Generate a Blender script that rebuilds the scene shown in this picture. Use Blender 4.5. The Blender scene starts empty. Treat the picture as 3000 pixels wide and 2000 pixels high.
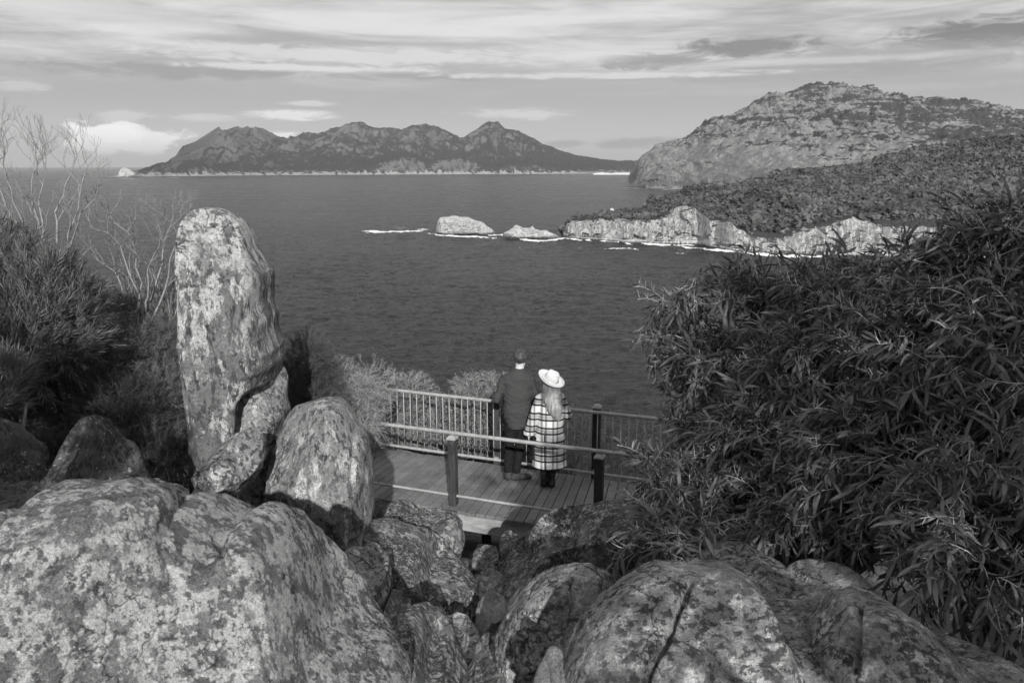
import bpy, bmesh, math, random
import numpy as np
from mathutils import Vector, Matrix
C = bpy.context.scene.collection
TH = math.radians(12.43); F = 3000*28/36.0
FW = np.array([0, math.cos(TH), -math.sin(TH)]); UP = np.array([0, math.sin(TH), math.cos(TH)]); RT = np.array([1., 0, 0])
SEA = -100.0; DECK = -4.2
R = math.radians; EXPOSURE = 0.15

# ------------------------------------------------------------------ placing helpers (metres, camera at the origin)
def ray(px, py): return RT*((px-1500)/F) + UP*((1000-py)/F) + FW
def W(px, py, y):
    r = ray(px, py); return r*(y/r[1])
def G(px, py, z):
    r = ray(px, py); return r*(z/r[2])

# ------------------------------------------------------------------ noise
def _h(ix, iy, iz, s):
    with np.errstate(over='ignore'):
        n = (ix.astype(np.uint32)*np.uint32(374761393) + iy.astype(np.uint32)*np.uint32(668265263) +
             iz.astype(np.uint32)*np.uint32(2147483647) + np.uint32((s*144665+1013) & 0xffffffff))
        n = (n ^ (n >> np.uint32(13)))*np.uint32(1274126177)
        n = (n ^ (n >> np.uint32(16)))*np.uint32(2246822519)
        n = n ^ (n >> np.uint32(13))
    return (n & np.uint32(0xffffff)).astype(np.float64)/float(0xffffff)*2-1
def vn(p, s=0):
    i = np.floor(p).astype(np.int64); f = p-i; u = f*f*f*(f*(f*6-15)+10)
    x, y, z = i[..., 0], i[..., 1], i[..., 2]; a, b, c = u[..., 0], u[..., 1], u[..., 2]
    def L(p, q, t): return p+(q-p)*t
    return L(L(L(_h(x, y, z, s), _h(x+1, y, z, s), a), L(_h(x, y+1, z, s), _h(x+1, y+1, z, s), a), b),
             L(L(_h(x, y, z+1, s), _h(x+1, y, z+1, s), a), L(_h(x, y+1, z+1, s), _h(x+1, y+1, z+1, s), a), b), c)
def fbm(p, o=4, s=0, g=.5, ridged=False):
    r = 0; a = 1; t = 0
    p = np.asarray(p, float)
    for k in range(o):
        n = vn(p, s+k*7)
        if ridged: n = 1-2*np.abs(n)
        r = r+a*n; t += a; a *= g; p = p*2.03+17.1
    return r/t
def P3(x, y, z=0.):
    x, y, z = np.broadcast_arrays(np.asarray(x, float), np.asarray(y, float), np.asarray(z, float)); return np.stack([x, y, z], -1)
def sst(a, b, x):
    t = np.clip((x-a)/(b-a), 0, 1); return t*t*(3-2*t)

# ------------------------------------------------------------------ mesh helpers
def mesh(name, V, Fs, mats, parent=None, smooth=False, mi=None):
    """V (n,3); Fs (m,k) array or list of such arrays"""
    if not isinstance(Fs, list): Fs = [Fs]
    me = bpy.data.meshes.new(name); V = np.ascontiguousarray(V, dtype=np.float32)
    me.vertices.add(len(V)); me.vertices.foreach_set('co', V.ravel())
    tot = np.concatenate([np.full(len(f), f.shape[1]) for f in Fs]); lp = np.concatenate([f.ravel() for f in Fs])
    me.loops.add(len(lp)); me.loops.foreach_set('vertex_index', lp.astype(np.int32))
    me.polygons.add(len(tot)); st = np.concatenate([[0], np.cumsum(tot)[:-1]])
    me.polygons.foreach_set('loop_start', st.astype(np.int32)); me.polygons.foreach_set('loop_total', tot.astype(np.int32))
    if not isinstance(mats, (list, tuple)): mats = [mats]
    for m in mats: me.materials.append(m)
    if mi is not None: me.polygons.foreach_set('material_index', np.asarray(mi, dtype=np.int32))
    me.polygons.foreach_set('use_smooth', np.full(len(tot), smooth, dtype=bool))
    me.update(calc_edges=True); me.validate()
    o = bpy.data.objects.new(name, me); C.objects.link(o)
    if parent: o.parent = parent
    return o
def tag(o, label=None, cat=None, group=None, kind=None):
    if label: o['label'] = label
    if cat: o['category'] = cat
    if group: o['group'] = group
    if kind: o['kind'] = kind
    return o
def empty(name, loc=(0, 0, 0)):
    o = bpy.data.objects.new(name, None); C.objects.link(o); o.location = loc; o.empty_display_size = .1; return o
class MB:
    def __init__(s): s.v = []; s.q = []; s.t = []; s.n = 0
    def add(s, v, q=None, t=None):
        s.v.append(np.asarray(v, float))
        if q is not None and len(q): s.q.append(np.asarray(q)+s.n)
        if t is not None and len(t): s.t.append(np.asarray(t)+s.n)
        s.n += len(v)
    def build(s, name, mat, parent=None, smooth=False, off=None):
        V = np.concatenate(s.v)
        if off is not None: V = V-np.asarray(off)
        Fs = []
        if s.q: Fs.append(np.concatenate(s.q))
        if s.t: Fs.append(np.concatenate(s.t))
        return mesh(name, V, Fs, mat, parent, smooth)
    def tube(s, pts, rad, n=8, cap=True):
        pts = np.asarray(pts, float); m = len(pts); rad = np.broadcast_to(rad, (m,))
        d = np.gradient(pts, axis=0); d /= np.linalg.norm(d, axis=1)[:, None]+1e-12
        ref = np.array([0, 0, 1.]) if abs(d[:, 2]).mean() < .8 else np.array([1., 0, 0])
        u = np.cross(d, ref); u /= np.linalg.norm(u, axis=1)[:, None]+1e-12; w = np.cross(d, u)
        a = np.arange(n)/n*2*math.pi
        V = pts[:, None]+rad[:, None, None]*(np.cos(a)[None, :, None]*u[:, None]+np.sin(a)[None, :, None]*w[:, None])
        i = np.arange(m-1)[:, None]*n; j = np.arange(n)[None]; k = (j+1) % n
        Q = np.stack([i+j, i+k, i+n+k, i+n+j], -1).reshape(-1, 4)
        V = V.reshape(-1, 3); T = []
        if cap:
            V = np.concatenate([V, pts[:1], pts[-1:]]); c0, c1 = m*n, m*n+1; jj = np.arange(n); kk = (jj+1) % n
            T = np.concatenate([np.stack([np.full(n, c0), kk, jj], -1), np.stack([np.full(n, c1), (m-1)*n+jj, (m-1)*n+kk], -1)])
        s.add(V, Q, T); return s
    def box(s, c, ax, ay, az, bev=0.0):
        """c centre, three half-extent vectors; chamfered when bev"""
        c, ax, ay, az = [np.asarray(k, float) for k in (c, ax, ay, az)]
        if bev <= 0:
            V = [c+i*ax+j*ay+k*az for i in (-1, 1) for j in (-1, 1) for k in (-1, 1)]
            s.add(V, [[0, 1, 3, 2], [4, 6, 7, 5], [0, 4, 5, 1], [2, 3, 7, 6], [0, 2, 6, 4], [1, 5, 7, 3]]); return s
        bm = bmesh.new(); bmesh.ops.create_cube(bm, size=2)
        L = [np.linalg.norm(a) for a in (ax, ay, az)]
        for v in bm.verts: v.co = Vector((v.co.x*L[0], v.co.y*L[1], v.co.z*L[2]))
        bmesh.ops.bevel(bm, geom=bm.edges[:], offset=bev, segments=1, affect='EDGES')
        M = np.stack([ax/L[0], ay/L[1], az/L[2]])
        V = np.array([v.co[:] for v in bm.verts])@M+c
        q = [[v.index for v in f.verts] for f in bm.faces if len(f.verts) == 4]; t = [[v.index for v in f.verts] for f in bm.faces if len(f.verts) == 3]
        s.add(V, q, t); bm.free(); return s
_ico = {}
def ico(n):
    if n not in _ico:
        bm = bmesh.new(); bmesh.ops.create_icosphere(bm, subdivisions=n, radius=1)
        _ico[n] = (np.array([v.co[:] for v in bm.verts]), np.array([[v.index for v in f.verts] for f in bm.faces])); bm.free()
    return _ico[n]
def gridfaces(a, b):
    i = np.arange(a-1)[:, None]*b; j = np.arange(b-1)[None]
    return np.stack([i+j, i+j+b, i+j+b+1, i+j+1], -1).reshape(-1, 4)

# ------------------------------------------------------------------ materials
class NT:
    def __init__(s, name, world=False):
        if world: s.m = bpy.data.worlds.new(name)
        else: s.m = bpy.data.materials.new(name)
        s.m.use_nodes = True; s.t = s.m.node_tree; s.t.nodes.clear(); s.L = s.t.links
    def n(s, typ, ins=None, **kw):
        nd = s.t.nodes.new(typ)
        for k, v in kw.items(): setattr(nd, k, v)
        for k, v in (ins or {}).items():
            sk = nd.inputs[k]
            if hasattr(v, 'is_output') or hasattr(v, 'links'): s.L.new(v, sk)
            else: sk.default_value = v
        return nd
    def m_(s, op, a, b=0., c=None, clamp=False):
        nd = s.n('ShaderNodeMath', operation=op, use_clamp=clamp)
        for i, v in enumerate((a, b, c)):
            if v is None: continue
            if hasattr(v, 'links'): s.L.new(v, nd.inputs[i])
            else: nd.inputs[i].default_value = v
        return nd.outputs[0]
    def noise(s, vec, scale, detail=4., rough=.55, dist=0., lac=2.):
        return s.n('ShaderNodeTexNoise', {'Vector': vec, 'Scale': scale, 'Detail': detail, 'Roughness': rough, 'Distortion': dist, 'Lacunarity': lac}).outputs['Fac']
    def map(s, vec, scale=(1, 1, 1), rot=(0, 0, 0), loc=(0, 0, 0)):
        return s.n('ShaderNodeMapping', {'Vector': vec, 'Scale': scale, 'Rotation': rot, 'Location': loc}).outputs[0]
    def sm(s, x, a, b, lo=0., hi=1.):
        nd = s.n('ShaderNodeMapRange', {'Value': x, 'From Min': a, 'From Max': b, 'To Min': lo, 'To Max': hi}, interpolation_type='SMOOTHSTEP'); return nd.outputs[0]
    def lin(s, x, a, b, lo=0., hi=1.):
        return s.n('ShaderNodeMapRange', {'Value': x, 'From Min': a, 'From Max': b, 'To Min': lo, 'To Max': hi}).outputs[0]
    def mix(s, f, a, b):
        nd = s.n('ShaderNodeMix', data_type='FLOAT', clamp_factor=True)
        for sk, v in ((nd.inputs[0], f), (nd.inputs[2], a), (nd.inputs[3], b)):
            if hasattr(v, 'links'): s.L.new(v, sk)
            else: sk.default_value = v
        return nd.outputs[0]
    def pos(s): return s.n('ShaderNodeNewGeometry').outputs['Position']
    def obj(s): return s.n('ShaderNodeTexCoord').outputs['Object']
    def bump(s, h, strength, dist, nrm=None):
        ins = {'Height': h, 'Strength': strength, 'Distance': dist}
        if nrm is not None: ins['Normal'] = nrm
        return s.n('ShaderNodeBump', ins).outputs[0]
    def grey(s, v):
        return s.n('ShaderNodeCombineColor', {0: v, 1: v, 2: v}).outputs[0]
    def out(s, col, rough=.8, spec=.3, nrm=None, metal=0., extra=None):
        ins = {'Base Color': s.grey(col), 'Roughness': rough, 'Specular IOR Level': spec, 'Metallic': metal}
        if nrm is not None: ins['Normal'] = nrm
        ins.update(extra or {})
        b = s.n('ShaderNodeBsdfPrincipled', ins)
        s.n('ShaderNodeOutputMaterial', {'Surface': b.outputs[0]}); return s.m

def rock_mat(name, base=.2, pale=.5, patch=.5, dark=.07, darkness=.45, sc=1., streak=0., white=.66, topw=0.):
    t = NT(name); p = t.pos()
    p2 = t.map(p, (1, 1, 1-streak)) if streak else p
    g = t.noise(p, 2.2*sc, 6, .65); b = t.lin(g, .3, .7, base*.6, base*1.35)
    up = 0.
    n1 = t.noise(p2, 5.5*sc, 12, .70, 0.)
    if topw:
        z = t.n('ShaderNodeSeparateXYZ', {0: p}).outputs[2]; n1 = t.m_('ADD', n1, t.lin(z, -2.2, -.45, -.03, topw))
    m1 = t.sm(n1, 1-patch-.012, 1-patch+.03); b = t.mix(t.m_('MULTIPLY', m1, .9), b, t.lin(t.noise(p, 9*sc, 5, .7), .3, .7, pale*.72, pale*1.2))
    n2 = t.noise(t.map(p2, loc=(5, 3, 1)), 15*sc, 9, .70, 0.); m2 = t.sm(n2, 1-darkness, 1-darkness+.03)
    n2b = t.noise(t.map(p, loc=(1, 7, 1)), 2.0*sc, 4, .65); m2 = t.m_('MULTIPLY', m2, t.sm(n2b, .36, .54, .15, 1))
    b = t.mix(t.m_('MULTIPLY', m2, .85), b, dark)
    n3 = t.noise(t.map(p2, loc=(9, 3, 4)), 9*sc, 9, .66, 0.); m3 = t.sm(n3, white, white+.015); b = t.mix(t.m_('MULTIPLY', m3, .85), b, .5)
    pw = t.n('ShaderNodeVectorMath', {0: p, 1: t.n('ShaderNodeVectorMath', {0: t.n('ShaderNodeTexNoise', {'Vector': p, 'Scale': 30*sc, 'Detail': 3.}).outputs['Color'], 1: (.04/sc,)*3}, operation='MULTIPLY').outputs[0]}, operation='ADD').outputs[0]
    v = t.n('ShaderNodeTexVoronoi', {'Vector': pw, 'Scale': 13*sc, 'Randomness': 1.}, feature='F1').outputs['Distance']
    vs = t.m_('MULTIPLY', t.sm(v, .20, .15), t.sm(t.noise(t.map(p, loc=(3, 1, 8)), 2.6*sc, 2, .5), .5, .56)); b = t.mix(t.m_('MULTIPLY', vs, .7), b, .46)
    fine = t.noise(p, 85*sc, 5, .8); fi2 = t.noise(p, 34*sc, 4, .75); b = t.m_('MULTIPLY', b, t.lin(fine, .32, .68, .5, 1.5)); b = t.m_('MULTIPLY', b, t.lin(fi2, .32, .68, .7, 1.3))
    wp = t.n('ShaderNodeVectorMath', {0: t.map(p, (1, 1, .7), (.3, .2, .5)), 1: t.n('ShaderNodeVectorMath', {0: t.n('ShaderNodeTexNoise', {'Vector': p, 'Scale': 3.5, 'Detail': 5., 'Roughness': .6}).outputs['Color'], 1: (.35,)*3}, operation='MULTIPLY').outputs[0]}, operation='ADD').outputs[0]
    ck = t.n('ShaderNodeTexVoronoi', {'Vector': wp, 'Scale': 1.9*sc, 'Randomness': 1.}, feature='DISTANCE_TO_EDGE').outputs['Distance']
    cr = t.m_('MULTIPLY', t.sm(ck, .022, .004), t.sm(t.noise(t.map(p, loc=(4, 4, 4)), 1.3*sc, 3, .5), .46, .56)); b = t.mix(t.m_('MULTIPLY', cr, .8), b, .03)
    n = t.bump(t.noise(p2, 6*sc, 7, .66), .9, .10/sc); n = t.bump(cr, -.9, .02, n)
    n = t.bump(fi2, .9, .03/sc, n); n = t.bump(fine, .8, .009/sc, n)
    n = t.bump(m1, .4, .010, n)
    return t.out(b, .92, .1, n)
M = {}
M['rock_front'] = rock_mat('lichen_granite_pale', .19, .49, .52, .08, .47, 1.9, 0, .60)
M['rock'] = rock_mat('lichen_granite', .31, .60, .46, .06, .49, 1.6, 0, .62)
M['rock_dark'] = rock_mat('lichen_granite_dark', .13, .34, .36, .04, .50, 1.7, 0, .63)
M['rock_streak'] = rock_mat('granite_streaked', .28, .58, .46, .07, .48, 1.5, .55, .62)
M['rock_pillar'] = rock_mat('granite_standing_stone', .20, .54, .44, .065, .48, 1.45, .6, .61, .11)
M['rock_fine'] = rock_mat('granite_speckled', .20, .48, .48, .045, .52, 2.0, .0, .62)
M['rock_bare'] = rock_mat('granite_bare', .3, .42, .45, .09, .40, 1.3, 0, .68)

def plain(name, v, rough=.7, spec=.3, var=.2, sc=20, bump=.3, bd=.004, metal=0, stretch=(1, 1, 1)):
    t = NT(name); p = t.map(t.obj(), stretch)
    n = t.noise(p, sc, 5, .65); b = t.lin(n, .3, .7, v*(1-var), v*(1+var))
    return t.out(b, rough, spec, t.bump(n, bump, bd), metal)
def leafmat(name, v, rough=.5, spec=.4, var=.35, trans=.15):
    t = NT(name); g = t.n('ShaderNodeNewGeometry')
    r = g.outputs['Random Per Island']; n = t.noise(g.outputs['Position'], 2.5, 3)
    b = t.m_('MULTIPLY', t.lin(r, 0, 1, v*(1-var), v*(1+var)), t.lin(n, .3, .7, .8, 1.25))
    pb = t.n('ShaderNodeBsdfPrincipled', {'Base Color': t.grey(b), 'Roughness': rough, 'Specular IOR Level': spec})
    tr = t.n('ShaderNodeBsdfTranslucent', {'Color': t.grey(t.m_('MULTIPLY', b, 1.1))})
    mx = t.n('ShaderNodeMixShader', {0: trans, 1: pb.outputs[0], 2: tr.outputs[0]})
    t.n('ShaderNodeOutputMaterial', {'Surface': mx.outputs[0]}); return t.m
M['leaf_acacia'] = leafmat('acacia_leaf', .125, .55, .4, .6)
M['leaf_pale'] = leafmat('pale_shrub_leaf', .17, .6, .3)
M['leaf_small'] = leafmat('small_shrub_leaf', .14, .55, .3, .5)
M['leaf_dark'] = leafmat('dark_shrub_leaf', .075, .55, .3, .4)
M['needle'] = leafmat('needle_leaf', .14, .55, .3, .55)
M['twig_pale'] = plain('pale_twig', .52, .8, .2, .25, 30)
M['twig_dark'] = plain('dark_twig', .10, .8, .2, .3, 30)
M['bark'] = plain('bark', .12, .9, .2, .5, 14, .8, .02, stretch=(1, 1, .25))
M['dead'] = plain('dead_grey_wood', .23, .85, .2, .35, 25)
t = NT('forest_crown'); g = t.n('ShaderNodeNewGeometry'); p = g.outputs['Position']; pn = t.noise(p, .014, 4, .6)
b = t.m_('MULTIPLY', t.lin(g.outputs['Random Per Island'], 0, 1, .032, .105), t.lin(pn, .3, .7, .65, 1.6)); b = t.m_('MULTIPLY', b, t.lin(t.noise(p, .9, 3, .6), .3, .7, .6, 1.4)); M['forest'] = t.out(b, .9, .05)

# ------------------------------------------------------------------ rocks: closed, faceted, noise-worn solids
def rock(name, label, cat, pts, y, tf, tb, mat, sub=6, amp=.06, seed=0, freq=1.6, facets=7, cut=.82, ex=.8, cracks=(), lean=0., group=None, fine=.012, kind=None, smooth=True, lump=1.0, steps=.4):
    w = np.array([W(px, py, y) for px, py in pts]); cx, cz = (w[:, 0].min()+w[:, 0].max())/2, (w[:, 2].min()+w[:, 2].max())/2
    # area centroid
    x, z = w[:, 0], w[:, 2]; x1, z1 = np.roll(x, -1), np.roll(z, -1); a = x*z1-x1*z; A = a.sum()/2
    cx, cz = ((x+x1)*a).sum()/(6*A), ((z+z1)*a).sum()/(6*A)
    k = np.linspace(0, 1, 14, endpoint=False)[:, None, None]
    dense = (w[None]*(1-k)+np.roll(w, -1, 0)[None]*k).reshape(-1, 3)
    ph = np.arctan2(dense[:, 2]-cz, dense[:, 0]-cx); rr = np.hypot(dense[:, 0]-cx, dense[:, 2]-cz)
    bins = np.linspace(-math.pi, math.pi, 181); o = np.argsort(ph); Rf = np.interp(bins, ph[o], rr[o], period=2*math.pi)
    sx = w[:, 0].max()-w[:, 0].min(); sz = w[:, 2].max()-w[:, 2].min(); S = min(sx, sz, 2*tf)/2
    rng = np.random.RandomState(seed+11); cuts = []
    for i in range(facets):
        nn = rng.normal(size=3); nn[1] = -abs(nn[1])-.35; nn /= np.linalg.norm(nn); cuts.append((nn, rng.uniform(cut-.08, cut+.06)))
    def base(V, Rf):
        phi = np.arctan2(V[:, 2], V[:, 0]); q = np.hypot(V[:, 0], V[:, 2]); R0 = np.interp(phi, bins, Rf)
        Re = 1/np.sqrt((np.cos(phi)/(sx/2))**2+(np.sin(phi)/(sz/2))**2)
        m = sst(.25, .95, q); Rr = Re*(1-m)+R0*m
        dy = V[:, 1]; qe = q**ex; de = np.sign(dy)*np.abs(dy)**ex
        X = np.stack([Rr*qe*np.cos(phi), np.where(de < 0, tf, tb)*de, Rr*qe*np.sin(phi)], -1)
        for nn, c_ in cuts:
            ov = np.maximum(0, X@nn-(X@nn).max()*c_); X = X-nn*(ov*.97)[:, None]
        X = X+np.array([cx, y, cz]); X[:, 0] += lean*(X[:, 2]-cz); return X, q
    V5 = ico(5)[0]; want = np.array(pts, float); c0 = np.array([cx, y, cz]); d0 = c0@FW; pc = np.array([1500+F*(c0@RT)/d0, 1000-F*(c0@UP)/d0])
    wd = (want[None]*(1-k[..., 0][..., None])+np.roll(want, -1, 0)[None]*k[..., 0][..., None]).reshape(-1, 2)-pc
    wa = np.arctan2(-wd[:, 1], wd[:, 0]); wo = np.argsort(wa); wr_ = np.interp(bins, wa[wo], np.hypot(wd[:, 0], wd[:, 1])[wo], period=2*math.pi)
    wbin = np.array([np.interp(np.linspace(-math.pi+q*2*math.pi/60, -math.pi+(q+1)*2*math.pi/60, 9), bins, wr_).max() for q in range(60)])
    for it in range(5):
        X, _ = base(V5, Rf); dep = np.maximum(X@FW, .15); px = np.stack([F*(X@RT)/dep, -F*(X@UP)/dep], -1)+[1500, 1000]-pc
        px = np.stack([px[:, 0], px[:, 1]], -1); an = np.arctan2(-px[:, 1], px[:, 0]); ra = np.hypot(px[:, 0], px[:, 1])
        bi = np.clip(((an+math.pi)/(2*math.pi)*60).astype(int), 0, 59); mx = np.zeros(60); np.maximum.at(mx, bi, ra); mx[mx == 0] = np.median(mx)
        ra_ = wbin/mx; ra_ = (np.roll(ra_, 1)+2*ra_+np.roll(ra_, -1))/4; ra_ = np.interp(bins, (np.arange(60)+.5)/60*2*math.pi-math.pi, ra_, period=2*math.pi)
        Rf = Rf*np.clip(ra_, .75, 1.3)**.8; Rf = np.maximum(Rf, .25*S)
    V, T = ico(sub); X, q = base(V, Rf)
    # outward direction for displacement
    N = X-np.array([cx, y, cz]); N[:, 1] *= (sx+sz)/4/max(tf, .05); N /= np.linalg.norm(N, axis=1)[:, None]+1e-9
    f = freq/S if S < 20 else freq/S
    lo = fbm(X*f*.6+seed*3.7, 3, seed); mi = fbm(X*f*2.2+seed, 4, seed+3, .55, True); hi = fbm(X*f*9+seed, 4, seed+5, .6)
    sq_ = fbm(X*f*1.5*np.array([1, 1, 1.6])+seed*2.1, 3, seed+21)*5; stp = steps*amp*S*.38*(np.floor(sq_)+sst(.78, 1, sq_-np.floor(sq_)))*.5; mi2 = fbm(X*f*5+seed, 4, seed+9, .6, True); D = lump*amp*S*1.3*lo + amp*S*.7*(mi-.2) + amp*S*.14*mi2 + stp + 1.5*fine*S*hi
    D = D-np.percentile(D, 75)*sst(.5, .95, q)
    edge = 1-.6*sst(.75, 1, q)  # keep the profile close to the drawn one
    X = X+N*(D*edge)[:, None]
    # cracks: grooves along lines
    for (line, wd, dp) in cracks:
        L = np.array([W(px, py, y) for px, py in line])[:, [0, 2]]
        # project X onto plane y by line of sight
        U = X*(y/np.maximum(X[:, 1:2], .2)); P = U[:, [0, 2]]; best = np.full(len(P), 1e9)
        jig = fbm(P3(P[:, 0]*9, P[:, 1]*9, seed), 3, seed)*wd*1.2
        for a, b in zip(L[:-1], L[1:]):
            ab = b-a; tt = np.clip(((P-a)@ab)/(ab@ab), 0, 1); best = np.minimum(best, np.linalg.norm(P-(a+tt[:, None]*ab), axis=1))
        g = np.exp(-((best+jig)/wd)**2)*(X[:, 1] < y+.2*tb)
        X = X-N*(g*dp)[:, None]
    off = np.array([cx, y, w[:, 2].min()])
    ob = mesh(name, X-off, T, mat, smooth=smooth); ob.location = off
    return tag(ob, label, cat, group, kind)

# ------------------------------------------------------------------ camera, sun, sky, haze
cam = bpy.data.cameras.new('camera'); co = bpy.data.objects.new('camera', cam); C.objects.link(co)
cam.lens = 28; cam.sensor_width = 36; cam.clip_start = .05; cam.clip_end = 200000
co.rotation_euler = (math.pi/2-TH, 0, 0); bpy.context.scene.camera = co
cam.dof.use_dof = True; cam.dof.focus_distance = 9.5; cam.dof.aperture_fstop = 5.6
SUN_EL, SUN_AZ = 24.0, 6.5          # behind the camera, a little to its right
sd = Vector((math.sin(R(SUN_AZ))*math.cos(R(SUN_EL)), -math.cos(R(SUN_AZ))*math.cos(R(SUN_EL)), math.sin(R(SUN_EL))))
sl = bpy.data.lights.new('sun', 'SUN'); sl.energy = 4.8; sl.angle = R(.5); sl.color = (1, .995, .985)
so = bpy.data.objects.new('sun', sl); C.objects.link(so); so.rotation_euler = sd.to_track_quat('Z', 'Y').to_euler()

wt = NT('World', True); bpy.context.scene.world = wt.m
sky = wt.n('ShaderNodeTexSky', sky_type='NISHITA', sun_disc=False, sun_elevation=R(SUN_EL), sun_rotation=math.atan2(sd.x, sd.y), altitude=100, air_density=1., dust_density=1.2, ozone_density=1.)
bw = wt.n('ShaderNodeRGBToBW', {0: sky.outputs[0]}).outputs[0]
gen = wt.n('ShaderNodeTexCoord').outputs['Generated']; sp = wt.n('ShaderNodeSeparateXYZ', {0: gen})
gx, gy, gz = sp.outputs
hz = wt.m_('SQRT', wt.m_('ADD', wt.m_('MULTIPLY', gx, gx), wt.m_('MULTIPLY', gy, gy)))
tz = wt.m_('DIVIDE', gz, wt.m_('MAXIMUM', hz, .02)); tx = wt.m_('DIVIDE', gx, wt.m_('MAXIMUM', wt.m_('ABSOLUTE', gy), .05))
def skyc(px, py):
    r = ray(px, py); return r[0]/abs(r[1]), r[2]/math.hypot(r[0], r[1])
iz = wt.m_('DIVIDE', 1., wt.m_('ADD', wt.m_('MAXIMUM', gz, 0.), .07))
pl = wt.n('ShaderNodeCombineXYZ', {0: wt.m_('MULTIPLY', gx, iz), 1: wt.m_('MULTIPLY', gy, iz), 2: 0.}).outputs[0]
scr = wt.n('ShaderNodeCombineXYZ', {0: tx, 1: tz, 2: 0.}).outputs[0]
NA = wt.m_('SUBTRACT', wt.noise(wt.map(scr, (3, 15, 1), (0, 0, R(-3)), loc=(3.3, 1.7, 0)), 6, 9, .66, .9), .5)
NB = wt.m_('SUBTRACT', wt.noise(wt.map(scr, (2, 5, 1), loc=(1.3, .7, 0)), 9, 9, .64, .5), .5)
def blob(px, py, sx, sy, sharp=2.0, nz=0., N=None, lo=.12, hi=.85):
    a, b = skyc(px, py); sx /= F; sy /= F
    x = wt.m_('DIVIDE', wt.m_('SUBTRACT', tx, a), sx); y = wt.m_('DIVIDE', wt.m_('SUBTRACT', tz, b), sy)
    g = wt.m_('EXPONENT', wt.m_('MULTIPLY_ADD', x, wt.m_('MULTIPLY', x, -1.), wt.m_('MULTIPLY', wt.m_('MULTIPLY', y, y), -1.)))
    return wt.sm(wt.m_('MULTIPLY_ADD', wt.m_('MULTIPLY', NA if N is None else N, nz*1.7), wt.sm(g, .03, .45), g), lo, hi)
c1 = wt.noise(wt.map(pl, (.35, 1.0, 1), (0, 0, R(8))), 1.0, 7, .55, .7)
c2 = wt.noise(wt.map(scr, (1.3, 11, 1), (0, 0, R(-3)), (3, 1, 0)), 2.4, 7, .6, .8)
c3 = wt.noise(wt.map(scr, (2.2, 26, 1), (0, 0, R(-4)), (7, 2, 0)), 3.0, 6, .6, .5)
cn = wt.m_('ADD', wt.m_('MULTIPLY', c1, .3), wt.m_('ADD', wt.m_('MULTIPLY', c2, .45), wt.m_('MULTIPLY', c3, .25)))
_, tl = skyc(1500, 230); _, th = skyc(1500, 150); _, tb = skyc(1500, 300)
edge = wt.m_('ADD', tz, wt.m_('MULTIPLY', wt.m_('SUBTRACT', c2, .5), .075))
high = wt.sm(edge, tl-.022, th+.016)
# clear air, cirrus layer, low bank near the horizon
clear = wt.m_('MULTIPLY', bw, wt.mix(wt.sm(tz, .0, .10), .95, .88))
V0 = 1.0
def cv(s): return (((s+.055)/1.055)**2.4)/.1   # display value -> radiance at strength .1
clearv = wt.mix(wt.sm(tz, .0, .085), cv(.80), cv(.64))
base = wt.mix(.75, clear, clearv)
cirr = wt.mix(wt.sm(cn, .38, .60), cv(.665), cv(.86))
col = wt.mix(wt.m_('MULTIPLY', high, wt.sm(cn, .30, .46, .55, 1.)), base, cirr)
for (px, py, sx, sy, v, s) in ((2190, 138, 200, 30, .54, 1.), (1930, 180, 190, 24, .58, .9), (2900, 95, 260, 40, .50, 1.), (2700, 160, 420, 34, .62, .7), (500, 205, 420, 22, .60, .8), (2300, 215, 500, 22, .63, .6),
                            (1250, 225, 260, 12, .60, .7)):
    col = wt.mix(wt.m_('MULTIPLY', blob(px, py, sx, sy, 2, 1.5), s), col, cv(v))
for (px, py, sx, sy, v, s) in ((1050, 165, 700, 24, .86, .8), (1750, 222, 520, 9, .86, .8), (300, 40, 500, 30, .82, .6), (900, 200, 380, 10, .88, .8), (2450, 175, 500, 10, .82, .6), (850, 338, 120, 14, .92, .9), (360, 340, 90, 14, .84, .7), (600, 346, 90, 12, .84, .7), (1500, 335, 160, 16, .86, .7),
                            (900, 303, 70, 8, .84, .8), (2400, 265, 700, 10, .72, .6), (60, 250, 90, 16, .82, .6), (830, 402, 70, 14, .97, .9)):
    col = wt.mix(wt.m_('MULTIPLY', blob(px, py, sx, sy, 2, 1.5), s), col, cv(v))
cu = blob(345, 405, 215, 46, 2, 1.5, NB, .34, .62); col = wt.mix(wt.m_('MULTIPLY', cu, .95), col, cv(.98))
cu2 = blob(300, 392, 120, 22, 2, 1.5, NB, .34, .6); col = wt.mix(wt.m_('MULTIPLY', cu2, .6), col, cv(1.02))
for (px, py, sx, sy, v) in ((1650, 422, 65, 10, .60), (1910, 418, 130, 15, .60), (1800, 428, 60, 8, .62)):
    col = wt.mix(wt.m_('MULTIPLY', blob(px, py, sx, sy, 2, 1.4, NB), .75), col, cv(v))
col = wt.mix(wt.m_('MULTIPLY', wt.sm(gz, .35, .9), .6), col, cv(.62))
bg = wt.n('ShaderNodeBackground', {0: wt.grey(col), 1: .1}); wt.n('ShaderNodeOutputWorld', {0: bg.outputs[0]})

wt.m.cycles.sampling_method = 'MANUAL'; wt.m.cycles.sample_map_resolution = 256
hz_ = NT('haze_air'); pv = hz_.n('ShaderNodeVolumePrincipled', {'Color': (.9, .9, .9, 1), 'Density': 2.4e-5, 'Anisotropy': .2})
hz_.n('ShaderNodeOutputMaterial', {'Volume': pv.outputs[0]})
hb = MB().box((0, 0, 350), (64000, 0, 0), (0, 64000, 0), (0, 0, 451)).build('haze', hz_.m); tag(hb, 'thin pale sea haze over the bay', 'haze', kind='stuff')

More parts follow.
